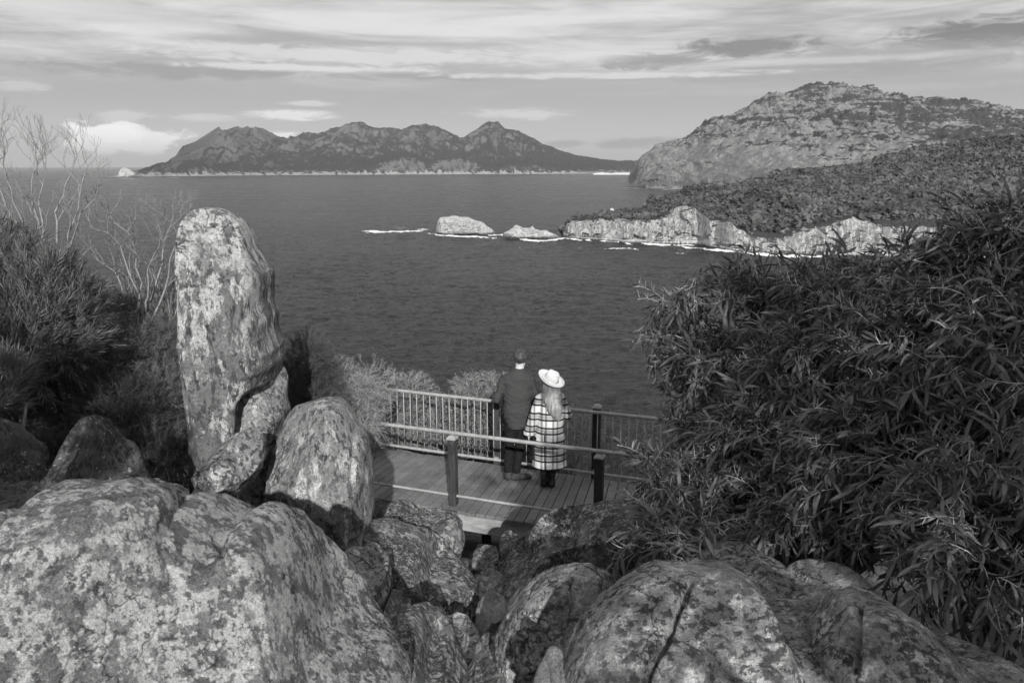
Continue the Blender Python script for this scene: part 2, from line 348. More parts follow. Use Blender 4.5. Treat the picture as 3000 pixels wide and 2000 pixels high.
# ------------------------------------------------------------------ sea
t = NT('sea_water'); p = t.pos()
w1 = t.noise(t.map(p, (.022, .045, .05), (0, 0, R(6))), 1, 4, .6, .3)
w2 = t.noise(t.map(p, (.13, .26, .1), (0, 0, R(-8))), 1, 4, .55, .4)
w3 = t.noise(t.map(p, (.42, .8, .1), (0, 0, R(12))), 1, 3, .6, .3)
hgt = t.m_('ADD', t.m_('MULTIPLY', w1, 2.2), t.m_('ADD', t.m_('MULTIPLY', w2, 1.5), t.m_('MULTIPLY', w3, .42)))
n = t.bump(hgt, 1.0, 3.2)
pt = t.noise(t.map(p, (.0011, .0060, 1), (0, 0, R(5))), 1, 6, .65, .5)
wc = t.lin(pt, .3, .7, .009, .022)
rg = t.lin(pt, .3, .7, .20, .32)
M['sea'] = t.out(wc, rg, .4, n, extra={'IOR': 1.33})
a = np.arange(96)/96*2*math.pi
rad = np.array([0.01, 60, 200, 800, 3000, 9000, 25000, 60000])
V = np.concatenate([np.stack([r*np.cos(a), r*np.sin(a)+0, np.full(96, SEA-1.6)], -1) for r in rad]); i = np.arange(7)[:, None]*96; j = np.arange(96)[None]; k = (j+1) % 96
Qs = np.stack([i+j, i+96+j, i+96+k, i+k], -1).reshape(-1, 4)
yy = np.concatenate([np.geomspace(230, 2600, 620), np.geomspace(2700, 59000, 40)])[:, None]; ux = np.linspace(-1, 1, 1000)[None]
xw = ux*np.minimum(.86*yy, 20000)*1.0; yw = yy+0*xw
def wave(x, y):
    h = .85*fbm(P3(x/17+y/60, y/11, 1), 3, 301, .5)+.55*fbm(P3(x/6.2, y/3.9-x/30, 2), 3, 311, .55, True)
    return h
am = 1-sst(900, 2600, yw); Zw = SEA+1.15*wave(xw, yw)*am*(1+.35*fbm(P3(xw/160, yw/200), 2, 5))
V2 = np.stack([xw, yw, Zw], -1).reshape(-1, 3); V = np.concatenate([V, V2]); Qs = np.concatenate([Qs, gridfaces(660, 1000)[:, ::-1]+96*8])
tag(mesh('sea', V, Qs, M['sea'], smooth=True), kind='structure')

# ------------------------------------------------------------------ far mountain range across the bay
def land_mat(name, rock, veg, sc, coast, thr=.5, cpale=.42, ztop=60., stretch=(1, 1, 1), slopew=.3, mask=None, streak=False, bumpd=8., soft=.03, ck=0.):
    t = NT(name); p = t.pos(); g = t.n('ShaderNodeNewGeometry'); s = t.n('ShaderNodeSeparateXYZ', {0: p}); nz = t.n('ShaderNodeSeparateXYZ', {0: g.outputs['Normal']}).outputs[2]
    n1 = t.noise(t.map(p, stretch), sc, 8, .68, .5); n2 = t.noise(p, sc*5, 5, .65)
    r = t.lin(n2, .3, .7, rock*.72, rock*1.25)
    if streak:
        st = t.noise(t.map(p, (1, .3, .12), (0, R(24), 0)), sc*7, 5, .6); r = t.m_('MULTIPLY', r, t.lin(st, .3, .7, .75, 1.2))
    v = t.lin(t.noise(p, sc*8, 4, .7), .3, .7, veg*.6, veg*1.5)
    x = t.m_('ADD', n1, t.m_('MULTIPLY', t.m_('SUBTRACT', .8, nz), slopew))
    if ck:
        cp = t.n('ShaderNodeVectorMath', {0: t.map(p, (.55, .5, 1.5), (0, R(-12), 0)), 1: t.n('ShaderNodeVectorMath', {0: t.n('ShaderNodeTexNoise', {'Vector': p, 'Scale': .012, 'Detail': 4.}).outputs['Color'], 1: (60.,)*3}, operation='MULTIPLY').outputs[0]}, operation='ADD').outputs[0]
        ce = t.n('ShaderNodeTexVoronoi', {'Vector': cp, 'Scale': ck, 'Randomness': 1.}, feature='DISTANCE_TO_EDGE').outputs['Distance']; x = t.m_('SUBTRACT', x, t.m_('MULTIPLY', t.sm(ce, .085, .0), .19))
    if mask is not None: x = t.m_('ADD', x, mask(t, s))
    x = t.m_('ADD', x, t.m_('MULTIPLY', t.m_('SUBTRACT', t.noise(p, sc*4.3, 6, .7), .5), .28)); m = t.sm(x, thr-soft, thr+soft); b = t.mix(m, v, r)
    cz = t.m_('ADD', SEA+coast*.75, t.m_('MULTIPLY', t.m_('SUBTRACT', t.noise(t.map(p, (1, 1, 0)), sc*1.6, 4, .6), .5), coast*5.2))
    mc = t.sm(t.m_('SUBTRACT', cz, s.outputs[2]), -coast*.08, coast*.16); pc = t.lin(n2, .3, .7, cpale*.7, cpale*1.25)
    b = t.mix(mc, b, pc)
    b = t.mix(t.sm(s.outputs[2], SEA+coast*.16, SEA+coast*.04), b, .09)
    nn = t.bump(n2, .8, bumpd); return t.out(b, .95, .1, nn)
def curveX(pl, y=None):
    """[(px, py, y)] -> arrays X, y, z"""
    q = np.array([W(a, b, c) for a, b, c in pl]); return q[:, 0], q[:, 1], q[:, 2]
sil = [(405, 506), (445, 490), (475, 480), (510, 468), (530, 442), (545, 427), (590, 415), (620, 398), (640, 387), (665, 388), (690, 372), (703, 378), (720, 376), (735, 384), (750, 380), (765, 378), (790, 390), (815, 405), (850, 412), (890, 405), (905, 391), (930, 394), (950, 402), (985, 382), (1010, 383), (1035, 366), (1060, 365), (1075, 374), (1100, 380), (1180, 382), (1210, 372), (1250, 367), (1270, 371), (1310, 393), (1345, 409), (1362, 409), (1400, 385), (1430, 367), (1455, 367), (1480, 384), (1500, 388), (1540, 402), (1600, 425), (1680, 455), (1760, 470), (1800, 473), (1870, 474), (2100, 478)]
def yr(px): return 8600+np.interp(px, [400, 540, 640, 900, 1900], [-1100, -600, 600, 2300, 3600])
xs, _, zs = curveX([(a, b, yr(a)) for a, b in sil])
shore = [(395, 522), (600, 518), (900, 514), (1300, 512), (1750, 510), (2100, 509)]
gs = np.array([G(a, b, SEA) for a, b in shore])
NX, NY = 1100, 150
X = np.linspace(xs[0]+10, xs[-1], NX)[:, None]; tt = np.linspace(0, 1.5, NY)[None]
pxr = 1500+X/np.interp(X, xs, [yr(a) for a, _ in sil])*F
yR = yr(np.interp(X, xs, [a for a, _ in sil]))
ysh = np.interp(X*.9, gs[:, 0], gs[:, 1])+60*fbm(P3(X/260, 0, 3), 4, 9)
Y = ysh+(yR-ysh)*tt
hR = np.interp(X, xs, zs)-SEA
ctrl = sst(-.02, 1., tt); prof = .05*sst(0, .03, tt)+.95*np.where(tt < 1, (.35*tt+.65*tt**1.6), 1-(tt-1)*.55)
Hh = hR*prof*1.0
q = P3(X/900+.3*fbm(P3(X/500, Y/500, 2), 2, 3), Y/1100, 1.)
rid = fbm(q*1.3, 5, 31, .55, True); rid2 = fbm(P3(X/160, Y/260, 5), 4, 41, .55, True)
wgt = np.clip(1-np.abs(tt-.55)/.5, 0, 1)
Hh = Hh*(1+.75*rid*wgt)+hR*.10*rid2*sst(.03, .2, tt)*(1-.6*sst(.85, 1, tt))+16*fbm(P3(X/70, Y/90, 8), 4, 51, .6, True)*sst(.02, .2, tt)
# rounded foothills
for (px, py, hw, yy) in ((1170, 445, 130, 9600), (1330, 462, 120, 9450), (1550, 480, 160, 9700), (950, 470, 70, 9500), (560, 470, 70, 8000)):
    c = W(px, py, yy); wd = hw/F*yy; Hh = np.maximum(Hh, (c[2]-SEA)*np.exp(-((X-c[0])/wd)**2*1.1-((Y-yy)/(wd*1.15))**2)*1.0*(sst(0, .06, tt))+6*rid2)
Hh = np.minimum(Hh, np.where(tt < .97, hR*1.02*(Y/yR)+(1-Y/yR)*0+20, 1e9))
Z = SEA+Hh*sst(0, .012, tt)-8*(tt < .004)
M['range'] = land_mat('mountain_scrub_and_rock', .155, .040, .0125, 42, .56, .34, slopew=.5, bumpd=40, soft=.07, mask=lambda t, s: t.m_('ADD', t.lin(s.outputs[2], -60, 420, -.06, .05), t.lin(s.outputs[0], -3500, 1200, .05, -.10)))
tag(mesh('mountain_range', np.stack([np.broadcast_to(X, Y.shape), Y, Z], -1).reshape(-1, 3), gridfaces(NX, NY), M['range'], smooth=True), kind='structure')

# beach line at the far end
t = NT('beach_sand'); M['sand'] = t.out(t.lin(t.noise(t.pos(), .02, 4), .3, .7, .6, .75), .9, .1)
b0, b1 = G(1738, 512, SEA), G(1858, 512, SEA); nb = 60; u = np.linspace(0, 1, nb)[:, None]
Vb = []
for i_, (dy, dz) in enumerate(((-8, .05), (10, 5.), (60, 22.), (75, 24.))):
    q = b0*(1-u)+b1*u; q = q+np.array([0, dy, dz]); q[:, 2] = SEA+dz*(.8+.4*fbm(P3(u[:, 0]*9, 0, 0), 2, 3)); Vb.append(q)
tag(mesh('beach', np.concatenate(Vb), gridfaces(4, nb), M['sand'], smooth=True), kind='structure')

# ------------------------------------------------------------------ granite hill on the right
sil = [(1848, 546), (1856, 512), (1870, 480), (1885, 462), (1920, 450), (1980, 428), (2030, 402), (2060, 385), (2090, 368), (2130, 348), (2180, 322), (2200, 312), (2230, 298), (2250, 296), (2300, 284), (2330, 272), (2360, 258), (2400, 252), (2430, 253), (2450, 262), (2500, 256), (2520, 262), (2560, 282), (2575, 294), (2600, 291), (2640, 299), (2700, 296), (2760, 299), (2810, 308), (2840, 330), (2870, 346), (2900, 348), (2940, 340), (3000, 342), (3200, 350), (3600, 380)]
def yh(px): return np.interp(px, [1848, 1900, 2400, 3600], [4150, 4450, 5100, 5600])
xs, ys_, zs = curveX([(a, b, yh(a)) for a, b in sil])
shore = [(1846, 549), (1900, 552), (1990, 556), (2050, 560), (2300, 575), (3600, 600)]
gs = np.array([G(a, b, SEA) for a, b in shore])
NX, NY = 640, 330
X = (xs[0]+1+(xs[-1]-xs[0])*np.linspace(0, 1, NX)**1.0)[:, None]; tt = np.linspace(0, 1.3, NY)[None]
yR = np.interp(X, xs, ys_); ysh = np.minimum(np.interp(X, gs[:, 0], gs[:, 1]), yR-120)+35*fbm(P3(X/150, 0, 3), 4, 19)
Y = ysh+(yR-ysh)*tt; hR = np.interp(X, xs, zs)-SEA
prof = np.where(tt < 1, np.sin(np.clip(tt, 0, 1)*math.pi/2)**.62*.55+.45*tt**.9, 1-(tt-1)*.8)
rg0 = sst(1100, 1900, X); prof = prof*(1-rg0)+rg0*np.where(tt < 1, .35*tt+.65*tt**1.8, 1-(tt-1)*.8)
Hh = hR*prof
al, ac = X*.86+(Hh)*1.4, Y*.5-Hh*.9
big = fbm(P3(X/420, Y/420, Hh/300), 4, 61, .55, True); led = fbm(P3(X/190+Hh/260, (Hh*1.0-X*.28)/34, Y/500), 4, 71, .55, True)
blk = fbm(P3(X/52, Y/90, Hh/36), 4, 81, .6, True)
wt_ = sst(0, .08, tt)*(1-.55*sst(.93, 1, tt))
ro = .35+.65*sst(60, 260, Hh); Hh = Hh+wt_*(44*big+30*led*ro+30*blk*ro+9*fbm(P3(X/20, Y/34, Hh/20), 4, 91, .6, True)*ro)
Y = Y-wt_*(30*led+34*blk)*(1-rg0*.5)
Z = SEA+Hh*sst(0, .02, tt)-6*(tt < .004)
def hmask(t, s):
    a = t.m_('MULTIPLY_ADD', t.lin(s.outputs[0], 1300, 2300, 0., 1.), t.lin(s.outputs[2], 300, 80, -.10, -.26), .10); led_ = t.noise(t.map(t.pos(), (.0028, .002, .024), (0, R(-15), 0)), 1, 5, .62, .6)
    b = t.lin(led_, .35, .65, -.15, .15)
    c = t.m_('MULTIPLY', t.sm(s.outputs[2], 180, 20), t.m_('ADD', t.sm(s.outputs[0], 1500, 700, 0, .25), 0)); return t.m_('ADD', a, t.m_('ADD', b, c))
M['hill'] = land_mat('granite_hill', .20, .045, .016, 14, .52, .34, slopew=-.12, ck=.015, soft=.035, mask=hmask, streak=True, bumpd=7, stretch=(.5, .8, 1.6))
tag(mesh('granite_hill', np.stack([np.broadcast_to(X, Y.shape), Y, Z], -1).reshape(-1, 3), gridfaces(NX, NY), M['hill'], smooth=True), kind='structure')

# ------------------------------------------------------------------ wooded headland with cliffs
shore = [(1652, 696), (1700, 701), (1800, 707), (1880, 714), (1950, 717), (2025, 717), (2046, 717), (2080, 725), (2150, 736), (2250, 744), (2400, 748), (2600, 755), (3000, 762), (3600, 775)]
gs = np.array([G(a, b, SEA) for a, b in shore])
Yb = lambda px: float(np.interp(px, [s_[0] for s_ in shore], gs[:, 1]))
ctop = [(1652, 684), (1662, 655), (1680, 650), (1690, 646), (1760, 640), (1850, 638), (1900, 645), (1960, 640), (1985, 610), (2010, 602), (2035, 606), (2052, 625), (2070, 645), (2110, 652), (2170, 678), (2200, 690), (2300, 690), (2400, 655), (2500, 640), (2600, 662), (3000, 680), (3600, 690)]
cX, _, cZ = curveX([(a, b, Yb(a)+22) for a, b in ctop])
ridge = [(1652, 682, 0), (1665, 653, 30), (1700, 636, 60), (1800, 622, 120), (1870, 609, 180), (1930, 592, 260), (2000, 563, 340), (2100, 546, 480), (2200, 530, 600), (2300, 510, 700), (2400, 499, 800), (2550, 474, 900), (2700, 441, 950), (2850, 412, 950), (3000, 396, 900), (3600, 330, 900)]
rX, rY, rZ = curveX([(a, b, Yb(a)+25+c) for a, b, c in ridge])
NX = 620; X = np.linspace(gs[0, 0]+.5, 1150, NX)[:, None]
rows = np.concatenate([np.linspace(0, 1, 70), 1+np.linspace(0, 1, 170)[1:]**1.25, 2+np.linspace(0, 1, 30)[1:]])[None]
y0 = np.interp(X, gs[:, 0], gs[:, 1])+7*fbm(P3(X/22, 0, 1), 4, 5)+2.5*fbm(P3(X/5, 0, 1), 2, 6)
zc = np.interp(X, cX, cZ)+4*fbm(P3(X/18, 3, 1), 3, 8); zr = np.maximum(np.interp(X, rX, rZ), zc); yr_ = np.maximum(np.interp(X, rX, rY), y0+45)
u = np.clip(rows, 0, 1); v_ = np.clip(rows-1, 0, 1); w_ = np.clip(rows-2, 0, 1)
cd = 26+6*fbm(P3(X/40, 0, 5), 2, 2)
Y = y0+cd*u+(yr_-y0-cd)*v_+220*w_
pr = .12*sst(0, .08, u)+.88*sst(.12, .9, u)**.8
Z = SEA+(zc-SEA)*pr; Z = Z+(zr-zc)*(v_**.9)-(zr-SEA+6)*w_**1.3*1.0
tr = sst(.08, .3, u)*(1-sst(.02, .25, v_))
blk = np.sign(vn(P3(X/9+.6*fbm(P3(X/9, Z/30, 0), 2, 4), Z/20, 3), 5))*.5+1.1*fbm(P3(X/34, Z/60, 6), 2, 95)+fbm(P3(X/11, Z/34, 2), 4, 15, .6, True)
cleft = np.exp(-((X-float(W(2046, 700, 1100)[0]))/4.)**2)+.6*np.exp(-((X-float(W(2290, 700, 960)[0]))/3.)**2)+.6*np.exp(-((X-float(W(2370, 700, 950)[0]))/3.)**2); Y = Y+16*cleft*sst(0, .1, u)*(1-sst(0, .05, v_)); Y = Y-tr*(7.5*blk+3.2*fbm(P3(X/2.6, Z/7, 7), 3, 25, .6, True)); Z = Z+tr*3.4*fbm(P3(X/8, Z/7, 4), 3, 35)
Z = Z+sst(.05, .4, v_)*(6*fbm(P3(X/70, Y/90, 1), 4, 45)+.0)*(1-w_)
Z = np.where(rows < .01, SEA-3, Z)
def vmask(t, s): return t.lin(s.outputs[0], 0, 1, 0, 0)
t = NT('headland_ground'); p = t.pos(); g = t.n('ShaderNodeNewGeometry'); s_ = t.n('ShaderNodeSeparateXYZ', {0: p}); nz = t.n('ShaderNodeSeparateXYZ', {0: g.outputs['Normal']}).outputs[2]
n1 = t.noise(p, .05, 6, .65); n2 = t.noise(t.map(p, (1, 1, .35)), .42, 6, .7)
r = t.lin(n2, .3, .7, .25, .52); r = t.m_('MULTIPLY', r, t.sm(t.noise(t.map(p, (1, .6, .12)), .35, 4, .6), .3, .5, .45, 1)); vg = t.lin(n2, .3, .7, .035, .09)
m = t.sm(t.m_('ADD', nz, t.m_('MULTIPLY', t.m_('SUBTRACT', n1, .5), 1.5)), .62, .78); b = t.mix(m, r, vg)
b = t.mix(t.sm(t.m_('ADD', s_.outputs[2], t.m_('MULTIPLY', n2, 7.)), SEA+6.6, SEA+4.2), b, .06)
M['headland'] = t.out(b, .95, .1, t.bump(n2, .9, 1.6))
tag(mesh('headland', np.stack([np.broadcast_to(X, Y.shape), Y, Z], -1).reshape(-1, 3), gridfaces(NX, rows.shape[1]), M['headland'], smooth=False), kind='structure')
# forest on it: crowns of irregular leaf masses
rng = np.random.RandomState(5); Vi, Ti = ico(2); nT = 15500
fi = np.minimum(rng.uniform(0, NX-1.01, nT*2), NX-2); row_d = np.interp(rng.uniform(0, 1, nT*2)**1.0, [0, 1], [0., 1.05])
jr = np.interp(1+row_d, rows[0], np.arange(rows.shape[1])); i0 = fi.astype(int); j0 = jr.astype(int); fx = fi-i0; fy = jr-j0; Xg = np.broadcast_to(X, Y.shape)
def samp(A): return (A[i0, j0]*(1-fx)*(1-fy)+A[i0+1, j0]*fx*(1-fy)+A[i0, j0+1]*(1-fx)*fy+A[i0+1, j0+1]*fx*fy)
pts = np.stack([samp(Xg), samp(Y), samp(Z)], -1); wid = samp(yr_+0*Y)-samp(y0+0*Y)
keep = (rng.uniform(0, 1, len(pts)) < wid/900) & (fbm(P3(pts[:, 0]/45, pts[:, 1]/45), 3, 77)+sst(0, .12, row_d)*1.2+sst(250, 420, pts[:, 0])*.2 > .55) & (pts[:, 0] < 1120)
pts = pts[keep]; print('forest trees', len(pts))
nT = len(pts); rr = np.clip(np.exp(rng.normal(.95, .38, nT)), 1.2, 6.)*(1+.25*fbm(P3(pts[:, 0]/60, pts[:, 1]/60), 2, 3))
small = pts[:, 0] < 300; rr[small] *= .6
A = rng.uniform(0, 6.28, nT); ca, sa = np.cos(A)[:, None], np.sin(A)[:, None]
B = Vi[None]*(1+.5*rng.normal(size=(nT, len(Vi)))[..., None]*1.0)*rr[:, None, None]*np.array([1., 1., .8])
B = np.stack([B[..., 0]*ca-B[..., 1]*sa, B[..., 0]*sa+B[..., 1]*ca, B[..., 2]], -1)+pts[:, None]+np.array([0, 0, 1])*(rr*.75)[:, None, None]
Tf = (Ti[None]+(np.arange(nT)*len(Vi))[:, None, None]).reshape(-1, 3)
tag(mesh('forest', B.reshape(-1, 3), Tf, M['forest'], smooth=False), 'dark low eucalypt forest covering the headland above the cliffs', 'forest', kind='stuff')
# white boulder on the headland skyline
M['islet'] = None
t = NT('pale_sea_granite'); p = t.pos(); n2 = t.noise(t.map(p, (1, 1, .4)), .5, 6, .7); s_ = t.n('ShaderNodeSeparateXYZ', {0: p})
b = t.lin(n2, .3, .7, .30, .55); ce = t.n('ShaderNodeTexVoronoi', {'Vector': t.n('ShaderNodeVectorMath', {0: t.map(p, (1, 1, .55), (0, R(15), 0)), 1: t.n('ShaderNodeVectorMath', {0: t.n('ShaderNodeTexNoise', {'Vector': p, 'Scale': .15, 'Detail': 4.}).outputs['Color'], 1: (6.,)*3}, operation='MULTIPLY').outputs[0]}, operation='ADD').outputs[0], 'Scale': .16}, feature='DISTANCE_TO_EDGE').outputs['Distance']
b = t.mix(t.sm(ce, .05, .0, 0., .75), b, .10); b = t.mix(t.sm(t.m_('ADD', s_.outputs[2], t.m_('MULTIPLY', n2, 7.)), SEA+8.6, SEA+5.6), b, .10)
M['islet'] = t.out(b, .95, .1, t.bump(n2, .9, 1.5))
ib = dict(freq=3.2, facets=10, cut=.78, fine=.07, amp=.16, smooth=False)
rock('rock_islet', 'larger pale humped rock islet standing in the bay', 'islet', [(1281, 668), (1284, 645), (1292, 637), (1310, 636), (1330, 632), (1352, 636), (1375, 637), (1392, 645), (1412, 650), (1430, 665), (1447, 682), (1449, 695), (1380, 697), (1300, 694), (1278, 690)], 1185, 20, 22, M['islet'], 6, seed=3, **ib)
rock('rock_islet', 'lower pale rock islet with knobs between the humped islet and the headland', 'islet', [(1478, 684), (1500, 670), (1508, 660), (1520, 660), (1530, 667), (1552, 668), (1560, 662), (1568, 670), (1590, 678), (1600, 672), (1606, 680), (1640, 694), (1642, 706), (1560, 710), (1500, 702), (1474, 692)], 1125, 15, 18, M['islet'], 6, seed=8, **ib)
rock('reef_rock', 'low dark reef awash in white foam left of the humped islet', 'reef', [(1156, 669), (1166, 664), (1185, 664), (1196, 670), (1180, 676), (1160, 675)], 1190, 5, 5, M['rock_dark'], 4, seed=9, **ib)
rock('sea_stack', 'pale blocky sea stack off the left tip of the far mountains', 'sea stack', [(344, 521), (348, 503), (356, 494), (366, 490), (380, 496), (396, 508), (400, 521), (370, 526)], 7050, 60, 60, M['islet'], 5, seed=13, freq=3, facets=10, fine=.05, amp=.12, smooth=False)
rock('boulder', 'small white boulder alone on the headland skyline', 'boulder', [(1788, 622), (1787, 612), (1793, 609), (1799, 613), (1799, 623)], Yb(1793)+110, 2.5, 2.5, M['islet'], 4, seed=4, smooth=False)
rock('rock_shelf', 'low pale wave-washed shelf at the foot of the headland cliffs', 'rock', [(1812, 706), (1850, 699), (1890, 702), (1915, 708), (1910, 716), (1860, 719), (1820, 714)], Yb(1860)-6, 9, 14, M['islet'], 5, seed=21, freq=2.5, facets=8, fine=.04, smooth=False)
# foam
M['foam'] = plain('sea_foam', .85, .7, .3, .1, .4)
fm = MB(); frng = np.random.RandomState(2)
def foam(line, wd, thr=.05, sc=5., seed=0):
    L = np.array([G(a, b, SEA) for a, b in line]); d = np.concatenate([[0], np.cumsum(np.linalg.norm(np.diff(L, axis=0), axis=1))]); n = int(d[-1]/1.3)+2; m = 26
    s = np.linspace(0, d[-1], n); cx = np.interp(s, d, L[:, 0]); cy = np.interp(s, d, L[:, 1]); v = np.linspace(-1, 1, m)
    Xf = cx[:, None]+0*v; wv = wd*(1+.7*fbm(P3(s/14, 0, seed), 3, seed)); Yf = cy[:, None]+v[None]*wv[:, None]+3*fbm(P3(s/7, 0, seed), 3, seed+1)[:, None]
    N_ = fbm(P3(Xf/sc/1.8, Yf/sc/1.6, seed), 4, seed+2)+.55*(1-np.abs(v)[None]*1.25)*(np.minimum(s, d[-1]-s)/(.12*d[-1]+1)).clip(0, 1)[:, None]
    am_ = 1-sst(900, 2600, Yf); Zf = SEA+1.15*wave(Xf, Yf)*am_*1.35+.22+1.1*np.clip(N_-thr, 0, 1)*(.4+.6*np.clip(vn(P3(Xf/5, Yf/5, 3), 7), 0, 1)); q = gridfaces(n, m); nn = N_.ravel()[q].mean(1) > thr; fm.add(np.stack([Xf, Yf, Zf], -1).reshape(-1, 3), q[nn])
foam([(1060, 678), (1120, 680), (1180, 680), (1240, 676)], 16, .05, 5, 1); foam([(1215, 673), (1265, 674)], 8, .1, 5, 2)
foam([(1255, 684), (1290, 691), (1340, 692), (1400, 695), (1455, 699)], 12, -.05, 5, 3); foam([(1430, 690), (1480, 689), (1515, 694)], 14, -.05, 5, 4)
foam([(1510, 696), (1530, 702), (1560, 707), (1610, 706), (1650, 699), (1700, 704), (1730, 705)], 12, -.05, 5, 5); foam([(1755, 706), (1800, 708), (1850, 718)], 10, .0, 5, 6)
foam([(1770, 731), (1810, 730), (1845, 728), (1875, 733)], 4, .0, 5, 7); foam([(1990, 722), (2040, 728), (2100, 735), (2200, 744), (2300, 751), (2420, 754)], 13, -.02, 5, 8)
foam([(1880, 716), (1960, 719), (2030, 718)], 9, .05, 5, 9); foam([(1975, 740), (2010, 744)], 3, .25, 4, 10); foam([(1690, 729), (1712, 732)], 2.5, .25, 4, 11); foam([(1520, 728), (1540, 735)], 2, .25, 4, 12)
foam([(1800, 548), (1850, 551), (1900, 554), (1990, 558), (2010, 560)], 14, .1, 16, 13); foam([(1818, 530), (1850, 531)], 20, .25, 16, 14)
foam([(345, 522), (400, 523), (500, 521), (600, 519)], 60, .3, 40, 15)
tag(fm.build('sea_foam', M['foam'], smooth=True), 'white surf washing round the islets and cliff feet', 'foam', kind='stuff')

# ------------------------------------------------------------------ near ground
t = NT('leaf_litter_soil'); p = t.pos(); n1 = t.noise(p, 3, 6, .7); n2 = t.noise(p, 45, 5, .75)
b = t.m_('MULTIPLY', t.lin(n1, .3, .7, .07, .18), t.lin(n2, .3, .7, .5, 1.8)); n = t.bump(n1, .8, .1); n = t.bump(n2, .9, .02, n); M['soil'] = t.out(b, .95, .1, n)
xg = np.concatenate([np.linspace(-60, -8, 30), np.linspace(-7.9, 7.9, 230), np.linspace(8, 60, 30)])[:, None]; yg = np.concatenate([np.linspace(-25, 0, 20), np.linspace(.1, 14, 200), np.linspace(14.3, 130, 60)])[None]
def ground(x, y):
    b = np.interp(y, [-25, -3, 1, 2, 4, 5, 6, 7, 8, 8.7, 9.3, 10.5, 12, 14, 20, 60, 100, 130], [4, -1.2, -2.05, -2.4, -3.15, -3.5, -3.75, -3.98, -4.22, -4.6, -4.9, -5.2, -5.9, -7.4, -14, -65, -104, -112])
    side = np.where(x < -2, np.minimum(-2-x, 4)*.22, 0)+np.where(x > 2.2, np.minimum(x-2.2, 4)*.3, 0)
    return b+side*sst(14, 8, y)
Zg = ground(xg, yg)+.10*fbm(P3(xg*1.3, yg*1.3), 4, 3)+.02*fbm(P3(xg*9, yg*9), 2, 4)
tag(mesh('ground', np.stack(np.broadcast_arrays(xg, yg, Zg), -1).reshape(-1, 3), gridfaces(xg.shape[0], yg.shape[1]), M['soil'], smooth=True), kind='structure')
# ------------------------------------------------------------------ foreground rocks
A_ = 'rock'
rock('boulder', 'biggest pale lichen-blotched boulder filling the lower left corner', 'boulder', [(-420, 2100), (-300, 1850), (-60, 1700), (10, 1600), (45, 1540), (62, 1500), (100, 1458), (150, 1436), (215, 1412), (290, 1405), (345, 1402), (372, 1412), (420, 1400), (462, 1392), (478, 1392), (496, 1404), (512, 1440), (560, 1480), (620, 1560), (680, 1680), (740, 1850), (800, 2100), (780, 2500), (300, 2700), (-300, 2600)], 2.75, .75, .8, M['rock_front'], 7, seed=5, amp=.055, facets=14, cut=.88, ex=.9, fine=.012, freq=1.9, steps=.4)
rock('boulder', 'sloping grey boulder against the right flank of the biggest pale boulder', 'boulder', [(500, 1440), (560, 1475), (610, 1490), (660, 1468), (700, 1464), (770, 1476), (820, 1492), (850, 1515), (900, 1560), (935, 1600), (990, 1670), (1040, 1740), (1100, 1820), (1150, 1900), (1200, 1990), (1230, 2150), (1200, 2500), (800, 2600), (500, 2300), (450, 1800)], 2.9, .6, .8, M['rock_front'], 7, seed=14, amp=.05, facets=14, cut=.88, ex=.9, fine=.012, freq=2.0, steps=.35, cracks=[([(640, 1600), (690, 1700), (740, 1830), (800, 2000)], .012, .03), ([(960, 1690), (1040, 1800), (1120, 1930)], .012, .025)])
rock('standing_stone', 'tall upright standing stone with rounded pale top', 'rock', [(566, 1250), (562, 1100), (566, 950), (562, 860), (556, 740), (548, 705), (550, 672), (554, 645), (562, 626), (578, 614), (600, 609), (630, 611), (662, 622), (700, 634), (722, 652), (738, 690), (755, 715), (772, 745), (793, 770), (795, 800), (800, 850), (812, 900), (820, 950), (834, 1010), (832, 1052), (818, 1080), (800, 1120), (770, 1170), (750, 1260), (700, 1450), (650, 1560), (580, 1500)], 6.5, .55, .55, M['rock_pillar'], 7, seed=23, amp=.05, facets=4, cut=.92, ex=.66, freq=1.5, lump=.45, steps=.15, cracks=[([(700, 760), (690, 900), (675, 1010)], .02, .035), ([(600, 640), (590, 800), (605, 1000), (590, 1250)], .05, .03)])
rock('boulder', 'dark block wedged against the right foot of the standing stone', 'boulder', [(640, 1230), (700, 1130), (765, 1088), (818, 1062), (840, 1085), (842, 1140), (850, 1190), (846, 1290), (830, 1420), (800, 1520), (700, 1530), (650, 1400), (640, 1280)], 6.5, .42, .45, M['rock'], 6, seed=31, amp=.06, facets=6, cut=.82, ex=.72)
rock('boulder', 'tilted oblong boulder with white spots below the standing stone', 'boulder', [(545, 1490), (560, 1440), (580, 1370), (620, 1330), (670, 1290), (715, 1260), (752, 1247), (772, 1262), (780, 1300), (775, 1345), (750, 1390), (715, 1430), (690, 1470), (650, 1500), (600, 1530), (560, 1540)], 5.5, .36, .4, M['rock'], 6, seed=37, amp=.08, facets=6, cut=.82, ex=.78)
rock('boulder', 'tall rounded boulder of pale grey granite at the left end of the near railing', 'boulder', [(770, 1470), (778, 1410), (800, 1330), (830, 1255), (852, 1205), (890, 1178), (940, 1166), (985, 1162), (1008, 1172), (1022, 1195), (1048, 1232), (1070, 1260), (1086, 1300), (1092, 1360), (1095, 1450), (1096, 1560), (1090, 1660), (1000, 1720), (900, 1680), (800, 1620)], 6.1, .5, .5, M['rock_streak'], 7, seed=43, amp=.05, facets=10, cut=.9, ex=.8, steps=0., freq=1.8, cracks=[([(1038, 1290), (1030, 1400)], .018, .04)])
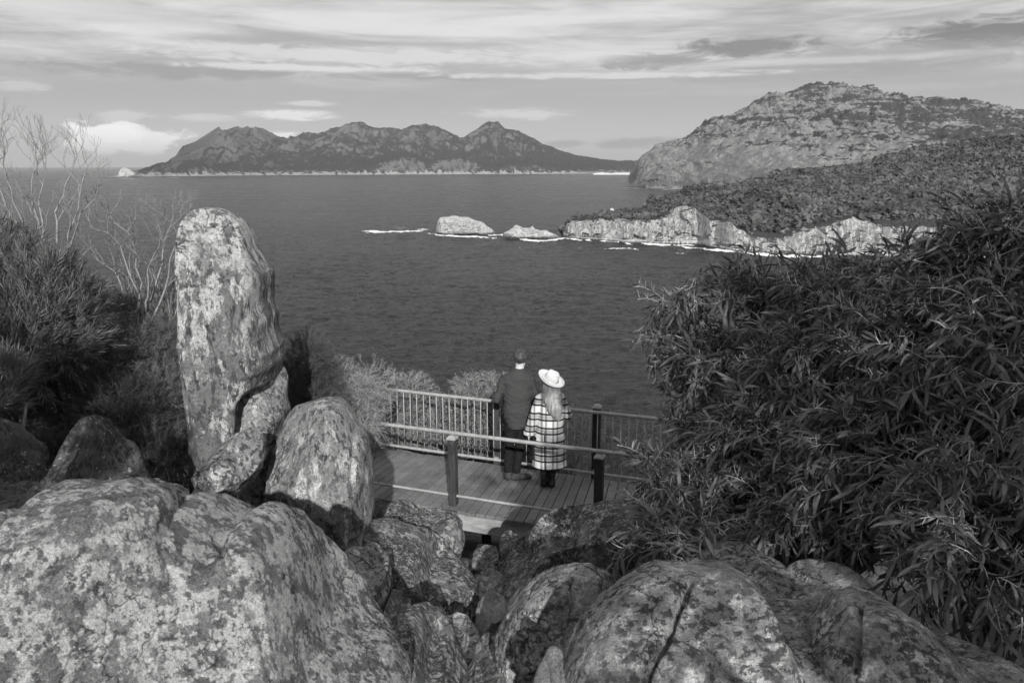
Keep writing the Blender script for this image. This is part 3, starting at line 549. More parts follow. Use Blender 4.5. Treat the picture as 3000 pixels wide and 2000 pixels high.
rock('boulder', 'dark pointed boulder standing before the shrubs on the left', 'boulder', [(80, 1480), (120, 1410), (170, 1350), (195, 1300), (220, 1250), (237, 1220), (258, 1210), (283, 1220), (300, 1250), (325, 1300), (350, 1350), (385, 1410), (420, 1480), (380, 1560), (120, 1560)], 4.5, .36, .45, M['rock_dark'], 6, seed=47, amp=.08, facets=6, cut=.8, ex=.8)
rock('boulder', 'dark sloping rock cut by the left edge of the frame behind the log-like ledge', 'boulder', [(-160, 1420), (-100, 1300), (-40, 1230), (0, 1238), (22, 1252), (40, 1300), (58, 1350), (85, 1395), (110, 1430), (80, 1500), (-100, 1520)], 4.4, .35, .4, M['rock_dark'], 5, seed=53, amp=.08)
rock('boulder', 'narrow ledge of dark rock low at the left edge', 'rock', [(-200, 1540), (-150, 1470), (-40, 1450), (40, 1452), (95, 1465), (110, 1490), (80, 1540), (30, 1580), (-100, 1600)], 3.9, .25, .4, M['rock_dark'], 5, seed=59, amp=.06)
rock('boulder', 'small pale rock at the left edge beside the biggest pale boulder', 'rock', [(-130, 1620), (-60, 1530), (-10, 1522), (18, 1545), (30, 1590), (10, 1660), (-80, 1720)], 3.3, .2, .3, M['rock'], 5, seed=61, amp=.06)
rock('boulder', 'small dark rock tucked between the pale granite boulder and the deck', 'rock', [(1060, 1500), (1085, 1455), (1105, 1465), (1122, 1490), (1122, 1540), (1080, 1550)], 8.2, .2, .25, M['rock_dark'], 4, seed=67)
rock('boulder', 'small pale hump of rock under the lower rail', 'rock', [(1120, 1520), (1135, 1480), (1150, 1466), (1175, 1462), (1200, 1472), (1225, 1492), (1250, 1510), (1250, 1570), (1180, 1600), (1120, 1580)], 8.0, .3, .3, M['rock_fine'], 5, seed=71, amp=.06)
rock('boulder', 'rounded speckled boulder touching the deck edge below the middle post', 'boulder', [(1165, 1530), (1200, 1502), (1250, 1500), (1290, 1493), (1330, 1495), (1345, 1512), (1357, 1545), (1362, 1590), (1350, 1630), (1320, 1660), (1280, 1670), (1200, 1640)], 7.3, .35, .4, M['rock_fine'], 6, seed=73, amp=.05, ex=.72)
rock('boulder', 'broad dark slab leading down from the pale granite boulder to the gully', 'boulder', [(1060, 1560), (1095, 1528), (1160, 1530), (1230, 1550), (1262, 1580), (1300, 1625), (1350, 1665), (1385, 1710), (1402, 1770), (1410, 1860), (1380, 1930), (1280, 1960), (1150, 1930), (1070, 1780)], 6.0, .5, .7, M['rock_fine'], 7, seed=79, amp=.06, facets=6, cut=.82, ex=.8)
rock('boulder', 'grey rounded boulder right of the sloping grey boulder', 'boulder', [(985, 1660), (1000, 1625), (1040, 1610), (1080, 1608), (1120, 1625), (1145, 1655), (1142, 1720), (1125, 1790), (1110, 1860), (1060, 1860), (1010, 1760)], 4.9, .35, .4, M['rock'], 6, seed=83, amp=.07)
rock('boulder', 'smooth bare pale rock upright in the gully', 'rock', [(1392, 1800), (1400, 1770), (1425, 1756), (1460, 1758), (1495, 1768), (1510, 1800), (1490, 1850), (1450, 1890), (1425, 1918), (1405, 1900), (1400, 1850)], 5.3, .22, .3, M['rock_bare'], 6, seed=89, amp=.07, facets=7, cut=.78)
rock('boulder', 'pale square block under the deck beam', 'rock', [(1463, 1640), (1464, 1580), (1470, 1562), (1500, 1564), (1535, 1578), (1545, 1600), (1520, 1640), (1500, 1700), (1465, 1690)], 7.5, .2, .3, M['rock_fine'], 5, seed=97, ex=.65)
rock('boulder', 'pale-topped rock between the square block and the long leaning slab', 'rock', [(1450, 1720), (1470, 1660), (1510, 1620), (1540, 1580), (1565, 1550), (1600, 1545), (1640, 1548), (1650, 1600), (1600, 1680), (1520, 1760), (1460, 1780)], 7.0, .3, .35, M['rock_fine'], 6, seed=101, amp=.08)
rock('boulder', 'long smooth slab leaning up to the right toward the acacia', 'rock slab', [(1420, 1800), (1445, 1750), (1500, 1690), (1560, 1620), (1620, 1560), (1670, 1520), (1720, 1490), (1770, 1472), (1830, 1462), (1880, 1480), (1930, 1560), (1900, 1660), (1800, 1720), (1650, 1790), (1520, 1850)], 6.0, .3, .5, M['rock_fine'], 7, seed=103, amp=.03, facets=3, cut=.9, ex=.62, steps=0.)
rock('boulder', 'lichen-mottled boulder in the bottom centre before the long leaning slab', 'boulder', [(1390, 2080), (1425, 1960), (1455, 1850), (1490, 1775), (1530, 1725), (1580, 1685), (1640, 1652), (1690, 1645), (1745, 1655), (1800, 1690), (1840, 1760), (1840, 1900), (1800, 2060), (1600, 2160)], 4.1, .35, .35, M['rock'], 7, seed=107, amp=.08, facets=8, cut=.8)
rock('boulder', 'wide cracked boulder rounded like two humps along the bottom right', 'boulder', [(1560, 2250), (1580, 2060), (1620, 1950), (1680, 1830), (1730, 1765), (1790, 1710), (1850, 1672), (1910, 1652), (1970, 1646), (2020, 1660), (2060, 1650), (2130, 1662), (2200, 1700), (2270, 1740), (2340, 1770), (2400, 1790), (2500, 1820), (2560, 1900), (2600, 2050), (2600, 2500), (2000, 2700), (1600, 2600)], 2.9, .6, .8, M['rock'], 7, seed=109, amp=.045, facets=13, cut=.88, ex=.9, fine=.012, steps=.35, cracks=[([(2025, 1660), (2000, 1740), (1975, 1810), (1940, 1890), (1905, 1950), (1880, 2010), (1860, 2100)], .014, .075), ([(1990, 1850), (2060, 1900), (2160, 1930), (2300, 1940)], .02, .02), ([(2130, 1760), (2220, 1850), (2330, 1880)], .02, .02)])
rock('boulder', 'sloping boulder with a vertical crack at the far right bottom', 'boulder', [(2330, 2100), (2350, 1850), (2400, 1780), (2460, 1725), (2510, 1735), (2560, 1745), (2630, 1780), (2720, 1840), (2830, 1900), (2950, 1960), (3100, 2050), (3200, 2200), (3100, 2600), (2500, 2600)], 2.75, .45, .7, M['rock'], 7, seed=113, amp=.045, facets=12, cut=.88, ex=.9, steps=.35, cracks=[([(2518, 1730), (2512, 1800), (2508, 1880), (2506, 1960)], .012, .06), ([(2700, 1870), (2780, 1940), (2860, 2010)], .016, .03)])
rock('boulder', 'flat-topped block behind the cracked boulders under the acacia', 'rock', [(2290, 1790), (2330, 1740), (2400, 1705), (2450, 1690), (2500, 1695), (2560, 1720), (2600, 1780), (2500, 1850), (2350, 1850)], 3.7, .3, .4, M['rock'], 5, seed=127)
rock('boulder', 'shaded rounded boulder under the drooping acacia leaves', 'boulder', [(2030, 1740), (2060, 1700), (2120, 1670), (2200, 1670), (2280, 1660), (2340, 1720), (2300, 1790), (2150, 1800)], 3.9, .3, .5, M['rock'], 6, seed=131, amp=.06)
rock('boulder', 'small bare rock tip at the bottom edge in the centre', 'rock', [(1560, 2060), (1590, 1990), (1620, 1962), (1650, 1948), (1672, 1965), (1690, 2020), (1690, 2120), (1580, 2130)], 2.85, .12, .3, M['rock_bare'], 5, seed=137)
rock('boulder', 'speckled low boulder at the bottom left of the gully', 'boulder', [(1090, 2050), (1120, 1930), (1150, 1850), (1180, 1800), (1215, 1790), (1250, 1830), (1300, 1880), (1340, 1930), (1370, 2000), (1390, 2150), (1200, 2250)], 4.0, .35, .6, M['rock_fine'], 6, seed=139, amp=.09)
rock('boulder', 'low grey rock at the bottom edge of the gully', 'rock', [(1330, 2120), (1360, 2010), (1390, 1960), (1425, 1930), (1460, 1920), (1490, 1960), (1500, 2060), (1450, 2160)], 4.0, .3, .5, M['rock_fine'], 6, seed=149, amp=.08)
rock('boulder', 'mid-grey blocky boulder packed between the broad dark slab and the smooth bare rock', 'boulder', [(1370, 1790), (1378, 1730), (1400, 1690), (1440, 1672), (1475, 1690), (1490, 1740), (1480, 1790), (1430, 1820)], 6.3, .3, .3, M['rock'], 5, seed=151, amp=.08, facets=10, cut=.82, ex=.7)
rock('boulder', 'blocky boulder wedged under the pale square block', 'boulder', [(1375, 1680), (1385, 1625), (1420, 1608), (1465, 1618), (1480, 1660), (1450, 1700), (1400, 1705)], 7.3, .25, .3, M['rock_fine'], 5, seed=153, amp=.08, facets=10, cut=.82, ex=.7)
rock('boulder', 'angular grey boulder between the speckled low boulder and the broad dark slab', 'boulder', [(1270, 1900), (1290, 1840), (1330, 1815), (1380, 1830), (1405, 1880), (1400, 1950), (1340, 1990), (1285, 1970)], 4.9, .3, .3, M['rock'], 6, seed=157, amp=.08, facets=10, cut=.82, ex=.7)
rock('boulder', 'grey boulder crowding the right side of the grey rounded boulder', 'boulder', [(1085, 1900), (1100, 1800), (1130, 1750), (1175, 1745), (1205, 1790), (1200, 1870), (1150, 1930)], 4.7, .3, .3, M['rock_fine'], 6, seed=159, amp=.08, facets=10, cut=.82, ex=.72)
# loose stones in the gully
rng = np.random.RandomState(3)
stn = ['small %s stone lying %s' % (a, b) for a, b in (('pale', 'in the gully below the deck beam'), ('dark', 'beside the smooth bare rock'), ('grey', 'at the foot of the broad dark slab'), ('angular', 'in the shadow beneath the deck'), ('round', 'left of the pale square block'))]
for i_, (px, py, yy, r) in enumerate(((1400, 1700, 6.6, 16), (1380, 1900, 5.0, 22), (1340, 1690, 6.7, 20), (1410, 1610, 8.2, 14), (1440, 1660, 7.2, 14))):
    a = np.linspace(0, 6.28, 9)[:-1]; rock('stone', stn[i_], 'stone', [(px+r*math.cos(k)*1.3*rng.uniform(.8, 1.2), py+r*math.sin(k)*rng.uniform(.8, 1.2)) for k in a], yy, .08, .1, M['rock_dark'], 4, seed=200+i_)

# ------------------------------------------------------------------ boardwalk
def wood(name, v, var=.3, pale=0.):
    t = NT(name); p = t.obj(); g = t.n('ShaderNodeNewGeometry'); r = g.outputs['Random Per Island']
    n = t.noise(t.map(p, (1, 1, 1)), 3.5, 6, .65); n2 = t.noise(t.map(p, (14, 4, 4), (0, 0, R(-20))), 6, 6, .7)
    b = t.m_('MULTIPLY', t.lin(n, .3, .7, v*.75, v*1.25), t.lin(n2, .3, .7, .75, 1.25)); b = t.m_('MULTIPLY', b, t.lin(r, 0, 1, 1-var, 1+var))
    if pale: b = t.mix(t.sm(t.noise(p, 9, 6, .7), .62, .70), b, pale)
    return t.out(b, .75, .25, t.bump(n2, .4, .004))
M['deck'] = wood('weathered_decking', .165, .16, .28); M['beam'] = plain('pale_timber_beam', .30, .8, .2, .3, 6, .4, .01, stretch=(1, 1, 5)); M['post'] = plain('weathered_post', .045, .85, .2, .6, 7, .8, .012, stretch=(4, 4, .7)); M['post_dark'] = plain('dark_post', .035, .85, .2, .4, 12, .5, .01)
M['cap'] = plain('pale_post_cap', .34, .8, .2, .3, 25)
M['rail'] = plain('galvanised_pipe', .33, .55, .4, .25, 14, .2, .002, .15); M['steel'] = plain('galvanised_bar', .34, .6, .4, .2, 20, .2, .002, .1)
Np = np.array([(-4.6, 10.74), (-1.68, 9.61), (.49, 8.80), (2.2, 8.18), (5.2, 7.25)]); Dr = np.array([(.37, .93), (.36, .93), (.23, .97), (.20, .98), (.18, .98)]); WID = 1.66
sN = np.concatenate([[0], np.cumsum(np.linalg.norm(np.diff(Np, axis=0), axis=1))])
def path(s, off, z=0.):
    s = np.atleast_1d(s); P = np.stack([np.interp(s, sN, Np[:, 0]), np.interp(s, sN, Np[:, 1])], -1); D = np.stack([np.interp(s, sN, Dr[:, 0]), np.interp(s, sN, Dr[:, 1])], -1)
    q = P+D*off; return np.concatenate([q, np.full((len(s), 1), DECK+z)], 1)
def s_at(px, off, z):
    s = np.linspace(0, sN[-1], 4000); q = path(s, off, z); dep = q@FW; x = 1500+F*(q@RT)/dep; return s[np.argmin(abs(x-px))]
bw_ = empty('boardwalk', path(5, .8, -.3)[0]); bl = np.array(bw_.location); tag(bw_, 'timber boardwalk deck the couple stand on, above the sea', 'boardwalk')
pk = MB(); s = .0; rr_ = random.Random(4)
while s < sN[-1]-.14:
    e = s+.116; a, b, c, d = path(s, 0, 0)[0], path(e, 0, 0)[0], path(e, WID, 0)[0], path(s, WID, 0)[0]
    j = rr_.uniform(-.012, .012); dz = rr_.uniform(-.002, .002); a, b = a-np.array([.3, 1, 0])*j, b-np.array([.3, 1, 0])*j
    T = [q+np.array([0, 0, dz]) for q in (a, b, c, d)]; Bq = [q-np.array([0, 0, .042]) for q in T]
    cen = sum(T)/4; Ti_ = [q+(cen-q)/np.linalg.norm(cen-q)*.006 for q in T]; To = [q-np.array([0, 0, .005]) for q in T]
    pk.add(Ti_+To+Bq, [[0, 1, 2, 3], [8, 11, 10, 9]]+[[k+4, (k+1) % 4+4, (k+1) % 4, k] for k in range(4)]+[[k+8, (k+1) % 4+8, (k+1) % 4+4, k+4] for k in range(4)]); s = e+.011
pk.build('decking', M['deck'], bw_, off=bl)
def beam(name, off, z0, z1, th, mat, parent, o, s0=0., s1=None):
    ss = np.linspace(s0, s1 or sN[-1], 40); A, B_ = path(ss, off, 0), path(ss, off+th, 0); V = []
    for q, z in ((A, z1), (B_, z1), (B_, z0), (A, z0)): q = q.copy(); q[:, 2] = DECK+z; V.append(q)
    V = np.stack(V, 1).reshape(-1, 3); i = np.arange(39)[:, None]*4; j = np.arange(4)[None]; k = (j+1) % 4
    Q = np.stack([i+j, i+4+j, i+4+k, i+k], -1).reshape(-1, 4); Q = np.concatenate([Q, [[0, 1, 2, 3], [159, 158, 157, 156]]])
    return mesh(name, V-o, Q, mat, parent)
beam('edge_beam', .05, -.27, -.0445, .07, M['beam'], bw_, bl); beam('edge_beam', WID-.13, -.27, -.0445, .07, M['post_dark'], bw_, bl)
beam('joist', .8, -.25, -.0445, .07, M['post_dark'], bw_, bl)
for px in (1150, 1395, 1640, 1900):
    q = path(s_at(px, .1, -.3), .5, 0)[0]; gz_ = float(ground(q[0], q[1]))-.1
    MB().box((q[0], q[1], (DECK-.255+gz_)/2), (.06, 0, 0), (0, .06, 0), (0, 0, (DECK-.255-gz_)/2)).build('pier', M['post'], bw_, off=bl)
def post(root, s, off, h, mat, capm, z0=-.0, w=.05, o=None, cap=True):
    q = path(s, off, 0)[0]; d = path(s+.1, off, 0)[0]-path(s-.1, off, 0)[0]; d /= np.linalg.norm(d); e = np.array([-d[1], d[0], 0])
    MB().box(q+np.array([0, 0, (h+z0)/2]), d*w, e*w, (0, 0, (h-z0)/2), .006).build('post', mat, root, off=o)
    if cap:
        m = MB(); c0 = q+np.array([0, 0, h+.001]); V = []
        for k, (z, ww) in enumerate(((0, w+.006), (.02, w+.006), (.05, w-.02))): V += [c0+d*ww*a+e*ww*b+np.array([0, 0, z]) for a, b in ((-1, -1), (1, -1), (1, 1), (-1, 1))]
        m.add(V, [[3, 2, 1, 0], [8, 9, 10, 11]]+[[k+l*4, (k+1) % 4+l*4, (k+1) % 4+4+l*4, k+4+l*4] for l in (0, 1) for k in range(4)]); m.build('post_cap', capm, root, off=o)
    return q
# near railing: two pipes between posts
OFF_N = .17; nr = empty('railing', path(4, OFF_N, 0)[0]); o = np.array(nr.location); tag(nr, 'nearer railing of two bare pipes on square timber posts', 'railing')
s1, s2 = s_at(1327, OFF_N, .5), s_at(1754, OFF_N, .5); dS = s2-s1
for s, m in ((s1-dS, 'post'), (s1, 'post'), (s2, 'post_dark'), (s2+dS, 'post_dark')): post(nr, s, OFF_N, .875, M[m], M['cap'], -.0, o=o)
MB().tube(path(np.linspace(max(.1, s1-dS-.5), sN[-1]-.1, 60), OFF_N, .955), .024, 10).build('handrail', M['rail'], nr, True, off=o)
MB().tube(path(np.linspace(max(.1, s1-dS-.5), sN[-1]-.1, 60), OFF_N+.0, .125), .018, 8).build('bottom_rail', M['rail'], nr, True, off=o)
for s in (s1, s2): MB().tube(path(np.array([s, s]), OFF_N, 0)+np.array([[0, 0, .92], [0, 0, .94]]), .012, 8).build('bracket', M['steel'], nr, True, off=o)
# far railing: balusters
OFF_F = WID-.06; fr = empty('railing', path(4, OFF_F, 0)[0]); o = np.array(fr.location); tag(fr, 'seaward railing with thin vertical bars that the couple lean on', 'railing')
sa, sb, sc_ = s_at(1139, OFF_F, .5), s_at(1452, OFF_F, .5), s_at(1744, OFF_F, .5)
MB().tube(path(np.linspace(sa-.02, sN[-1]-.1, 60), OFF_F, .965), .024, 10).build('handrail', M['rail'], fr, True, off=o)
MB().tube(path(np.linspace(.2, sN[-1]-.1, 60), OFF_F, .095), .022, 8).build('bottom_rail', M['rail'], fr, True, off=o)
n_ = 0; s = .5; ph = sa+.035-.5
ss = np.concatenate([np.arange(sa-.105*9, sN[-1]-.3, .1095)])
for s in ss:
    q = path(s+rr_.uniform(-.004, .004), OFF_F, 0)[0]; top = .945
    MB().tube([q+[rr_.uniform(-.004, .004), 0, .115], q+[0, 0, top]], .0075, 6).build('baluster', M['steel'], fr, True, off=o)
for s in (sa, sb, sc_, sc_+(sc_-sb)):
    post(fr, s, OFF_F+.09, 1.0, M['post'] if s != sc_ else M['post_dark'], M['cap'], -.2, o=o, cap=s != sa)
    q = path(s, OFF_F+.02, .11)[0]; MB().box(q, (.03, -.012, 0), (.008, .02, 0), (0, 0, .02)).build('bracket', M['steel'], fr, off=o)

# ------------------------------------------------------------------ people: signed-distance bodies turned into one surface each
def sdgrid(lo, hi, h):
    ax = [np.arange(a, b+h, h) for a, b in zip(lo, hi)]; return np.stack(np.meshgrid(*ax, indexing='ij'), -1), np.array(lo), h
def cap_(P, a, b, r1, r2=None, sq=(1, 1, 1)):
    r2 = r1 if r2 is None else r2; sq = np.array(sq, float); a = np.array(a, float)*sq; b = np.array(b, float)*sq; Q = P*sq; ab = b-a
    t = np.clip(((Q-a)@ab)/(ab@ab+1e-12), 0, 1); return np.linalg.norm(Q-a-t[..., None]*ab, axis=-1)-(r1+(r2-r1)*t)
def ell(P, c, r):
    r = np.array(r); q = (P-np.array(c))/r; k = np.linalg.norm(q, axis=-1); return (k-1)*r.min()
def smin(a, b, k):
    h = np.clip(.5+.5*(b-a)/k, 0, 1); return b*(1-h)+a*h-k*h*(1-h)
def chain(P, pts, rs, k=.02, sq=(1, 1, 1)):
    d = None
    for i in range(len(pts)-1):
        e = cap_(P, pts[i], pts[i+1], rs[i], rs[i+1], sq); d = e if d is None else smin(d, e, k)
    return d
def nets(D, lo, h):
    D = np.pad(D, 1, constant_values=1.); lo = lo-h; S = D < 0; n = D.shape
    c = [S[i:n[0]-1+i, j:n[1]-1+j, k:n[2]-1+k] for i in (0, 1) for j in (0, 1) for k in (0, 1)]
    al = np.logical_and.reduce(c); an = np.logical_or.reduce(c); mk = an & ~al; ix = np.argwhere(mk); idx = -np.ones(mk.shape, int); idx[mk] = np.arange(len(ix))
    acc = np.zeros((len(ix), 3)); cnt = np.zeros(len(ix)); cr = [np.array(q) for q in ((i, j, k) for i in (0, 1) for j in (0, 1) for k in (0, 1))]
    for a in cr:
        for ax in range(3):
            if a[ax]: continue
            b = a.copy(); b[ax] = 1; va = D[tuple((ix+a).T)]; vb = D[tuple((ix+b).T)]; m = (va < 0) != (vb < 0); t = np.where(m, va/(va-vb+1e-20), 0)
            p = a+t[:, None]*(b-a); acc += p*m[:, None]; cnt += m
    V = (ix+acc/cnt[:, None])*h+lo; Q = []
    for ax in range(3):
        u, v = (ax+1) % 3, (ax+2) % 3; sl0 = [slice(1, -1)]*3; sl0[ax] = slice(0, -1); sl1 = [slice(1, -1)]*3; sl1[ax] = slice(1, None)
        A, B = S[tuple(sl0)], S[tuple(sl1)]; e = np.argwhere(A != B); neg = A[tuple(e.T)]; base = e.copy(); base[:, u] += 1; base[:, v] += 1
        def at(du, dv): q = base.copy(); q[:, u] -= du; q[:, v] -= dv; return idx[tuple(q.T)]
        q = np.stack([at(1, 1), at(0, 1), at(0, 0), at(1, 0)], -1); q[~neg] = q[~neg][:, ::-1]; Q.append(q)
    return V, np.concatenate(Q)
def skinmesh(name, D, lo, h, mat, parent):
    V, Q = nets(D, lo, h); return mesh(name, V, Q, mat, parent, True)
M['skin'] = plain('skin', .52, .6, .35, .06, 20, .1, .001); M['hair_dark'] = plain('dark_hair', .045, .55, .4, .6, 40, .8, .01, stretch=(1, 1, .25)); M['hair_fair'] = plain('long_fair_hair', .24, .5, .4, .55, 34, .9, .01, stretch=(1, 1, .08))
M['shirt'] = plain('dark_shirt', .052, .9, .15, .12, 60, .2, .002); M['trousers'] = plain('dark_trousers', .013, .9, .15, .25, 20); M['boot'] = plain('suede_boot', .06, .8, .2, .25, 20); M['black'] = plain('black_boot', .014, .6, .3, .2, 20)
M['hat'] = plain('felt_hat', .66, .9, .1, .04, 30, .1, .001); M['band'] = plain('hat_band', .6, .8, .2, .1, 20)
def hand(P, w, fwd, side, r=.0085):
    """palm, four unequal curled fingers and a thumb closing on the rail"""
    w = np.array(w, float); f = np.array(fwd, float); f /= np.linalg.norm(f); s = np.cross(f, [0, 0, 1.]); s /= np.linalg.norm(s); dn = np.array([0, 0, -1.])
    pm = w+f*.045; d = cap_(P, w-f*.01, w+f*.02, .024, .026); 
    for k in (-1.5, -.5, .5, 1.5): d = smin(d, cap_(P, w+s*k*.012, pm+f*.035+s*k*.019, .013, .011), .012)
    for k, L in ((-1.5, .8), (-.5, 1.), (.5, .95), (1.5, .75)):
        a = pm+f*.035+s*k*.019; b = a+(f*.032+dn*.010)*L; c = b+(f*.006+dn*.026)*L; e = c+(f*-.012+dn*.018)*L
        d = smin(d, chain(P, [a, b, c, e], [r*1.05, r, r*.95, r*.85], .003), .006)
    a = w+f*.015-s*side*.024; b = a-s*side*.018+f*.024+dn*.008; c = b+f*.02+dn*.018; return smin(d, chain(P, [a, b, c], [.012, .0105, .009], .004), .008)
def ident(P, *a): return P
# --- man
mr = empty('person', (.07, 10.26, DECK)); tag(mr, 'taller person seen from behind in a dark long shirt and dark trousers', 'person')
P, lo, h = sdgrid((-.34, -.2, 0), (.36, .52, 1.9), .0095)
hc = np.array([.045, .04, 1.70])
sh = [np.array([-.175, 0, 1.43]), np.array([.175, 0, 1.43])]; el = [np.array([-.272, -.04, 1.16]), np.array([.278, -.03, 1.15])]; wr = [np.array([-.20, .20, 1.035]), np.array([.19, .19, 1.015])]
ank = [np.array([-.125, .0, .09]), np.array([-.01, -.03, .09])]; kn = [np.array([-.10, .03, .50]), np.array([.04, .01, .50])]; hp = [np.array([-.085, 0, .90]), np.array([.085, 0, .90])]
D = ell(P, hc, (.074, .092, .112)); D = smin(D, ell(P, hc+[0, .045, -.055], (.052, .055, .055)), .03)
D = smin(D, cap_(P, hc+[0, .085, -.005], hc+[0, .108, -.03], .010, .014), .012)
for s_ in (-1, 1): D = smin(D, ell(P, hc+[s_*.078, -.008, -.015], (.010, .020, .032)), .008); D = np.maximum(D, -ell(P, hc+[s_*.03, .095, .01], (.014, .012, .009)))
D = np.maximum(D, -ell(P, hc+[0, .104, -.065], (.024, .008, .004)))
D = smin(D, cap_(P, (.04, .03, 1.64), (.02, .0, 1.47), .052, .062), .03)
D = smin(D, chain(P, [(0, 0, 1.38), (0, .0, 1.15), (0, 0, .95)], [.15, .13, .14], .05, (1, 1.4, 1)), .06)
D = smin(D, cap_(P, sh[0]+[.04, 0, -.02], sh[1]-[.04, 0, .02], .04), .03)
for i in (0, 1):
    D = smin(D, chain(P, [sh[i]-[0, 0, .04], el[i], wr[i]], [.042, .036, .025], .02), .02); D = smin(D, hand(P, wr[i], (0.05*(1-2*i), 1, -.12), 1-2*i), .01)
    D = smin(D, chain(P, [hp[i], kn[i], ank[i]], [.085, .055, .036], .03), .04)
    td = np.array([-.02, .15, 0]) if i == 0 else np.array([.155, .05, 0]); D = smin(D, cap_(P, ank[i]+[0, 0, -.05], ank[i]+td+[0, 0, -.055], .035, .026), .02)
skinmesh('body', D, lo, h, M['skin'], mr)
nz_ = fbm(P*np.array([36, 36, 22.]), 4, 4, .6)
H_ = ell(P, hc+[0, -.012, .018], (.097, .110, .118))+.022*nz_; H_ = smin(H_, ell(P, hc+[0, .02, .07], (.084, .096, .055))+.022*nz_, .03); H_ = np.maximum(H_, (P[..., 1]-hc[1]-.055)*.8-(P[..., 2]-hc[2]-.05)*1.2); H_ = np.maximum(H_, hc[2]-.075+.01*nz_-P[..., 2]); skinmesh('hair', H_, lo, h, M['hair_dark'], mr)
fold = fbm(P*np.array([9, 9, 20.])+P[..., 2:3]*np.array([3, 0, 0.]), 3, 9, .55, True)
T_ = chain(P, [(0, .005, 1.40), (0, .0, 1.22), (0, -.005, 1.0), (0, 0, .74)], [.175, .188, .18, .166], .06, (1, 1.38, 1))
T_ = smin(T_, cap_(P, sh[0]+[.03, 0, -.025], sh[1]+[-.03, 0, -.025], .068), .07); T_ = smin(T_, cap_(P, (.02, 0, 1.48), (.035, .008, 1.565), .09, .066), .05)
for i in (0, 1): T_ = smin(T_, chain(P, [sh[i]+[0, 0, -.02], el[i], el[i]*.25+wr[i]*.75], [.066, .054, .046], .02), .010)
T_ = T_+.013*fold+.003*nz_; hem = .755+.09*np.clip((np.abs(P[..., 0]+.01)-.03)/.15, 0, 1)**2+.0*P[..., 1]; T_ = np.maximum(T_, (hem-P[..., 2])*.9); T_ = np.maximum(T_, P[..., 2]-1.575)
skinmesh('shirt', T_, lo, h, M['shirt'], mr)
T_ = chain(P, [(0, 0, 1.0), (0, 0, .88)], [.16, .165], .04, (1, 1.35, 1))
for i in (0, 1): T_ = smin(T_, chain(P, [hp[i]+[0, 0, -.02], kn[i], ank[i]+[0, 0, .05]], [.096, .070, .060], .02), .012)
T_ = T_+.008*fbm(P*np.array([10, 10, 16.]), 3, 19, .5, True); T_ = np.maximum(T_, .115-P[..., 2]); skinmesh('trousers', T_, lo, h, M['trousers'], mr)
for i in (0, 1):
    td = np.array([-.02, .17, 0]) if i == 0 else np.array([.175, .06, 0]); T_ = cap_(P, ank[i]+[0, 0, -.035]-td*.18, ank[i]+td+[0, 0, -.05], .046, .038); T_ = smin(T_, cap_(P, ank[i]+[0, 0, .07], ank[i]+[0, 0, -.03], .05, .048), .03); T_ = np.maximum(T_, .004-P[..., 2]); skinmesh('boot', T_, lo, h, M['boot'], mr)
MB().tube([wr[1]+[0.0, -.03, .004], wr[1]+[0, -.012, .001]], .036, 12).build('watch', M['black'], mr, True)
# --- woman
wo = empty('person', (.505, 10.03, DECK)); tag(wo, 'shorter person seen from behind in a white plaid coat and white wide-brimmed hat', 'person')
P, lo, h = sdgrid((-.40, -.26, 0), (.36, .5, 1.64), .0095); hc = np.array([.0, .03, 1.43])
sh = [np.array([-.145, 0, 1.235]), np.array([.145, 0, 1.235])]; el = [np.array([-.215, -.01, .97]), np.array([.225, .0, 1.0])]; wr = [np.array([-.265, .06, .76]), np.array([.20, .20, .975])]
ank = [np.array([-.075, 0, .08]), np.array([.025, -.02, .08])]; hp = [np.array([-.075, 0, .8]), np.array([.075, 0, .8])]; kn = [np.array([-.07, .02, .44]), np.array([.04, .01, .44])]
D = ell(P, hc, (.07, .086, .105)); D = smin(D, ell(P, hc+[0, .042, -.05], (.046, .05, .05)), .03); D = smin(D, cap_(P, hc+[0, .08, -.005], hc+[0, .1, -.028], .009, .012), .012)
for s_ in (-1, 1): D = np.maximum(D, -ell(P, hc+[s_*.028, .088, .01], (.013, .011, .008)))
D = np.maximum(D, -ell(P, hc+[0, .097, -.06], (.022, .008, .004))); D = smin(D, cap_(P, (0, .02, 1.36), (0, 0, 1.24), .045, .05), .03)
D = smin(D, chain(P, [(0, 0, 1.18), (0, 0, 1.0), (0, 0, .84)], [.12, .105, .13], .05, (1, 1.4, 1)), .05); D = smin(D, cap_(P, sh[0], sh[1], .042), .04)
for i in (0, 1):
    D = smin(D, chain(P, [sh[i], el[i], wr[i]], [.042, .036, .022], .02), .03); D = smin(D, hand(P, wr[i], ((0, 1, -.1) if i else (-.15, .25, -1)), 1-2*i, .0078) if i else chain(P, [wr[0], wr[0]+[-.015, .02, -.07]], [.02, .03], .01), .01)
    D = smin(D, chain(P, [hp[i], kn[i], ank[i]], [.08, .05, .034], .03), .04); D = smin(D, cap_(P, ank[i]+[0, 0, -.045], ank[i]+[0, .13, -.05], .03, .024), .02)
for k, L in ((-1.5, .8), (-.5, 1.), (.5, .95), (1.5, .75)):
    a = wr[0]+[-.015+.0, .02+k*.016, -.085]; D = smin(D, chain(P, [a, a+np.array([-.004, .004, -.035])*L, a+np.array([.008, .012, -.066])*L], [.0082, .008, .007], .003), .006)
a = wr[0]+[-.0, .04, -.05]; D = smin(D, chain(P, [a, a+[.004, .02, -.03], a+[.012, .024, -.055]], [.010, .009, .008], .004), .008)
skinmesh('body', D, lo, h, M['skin'], wo)
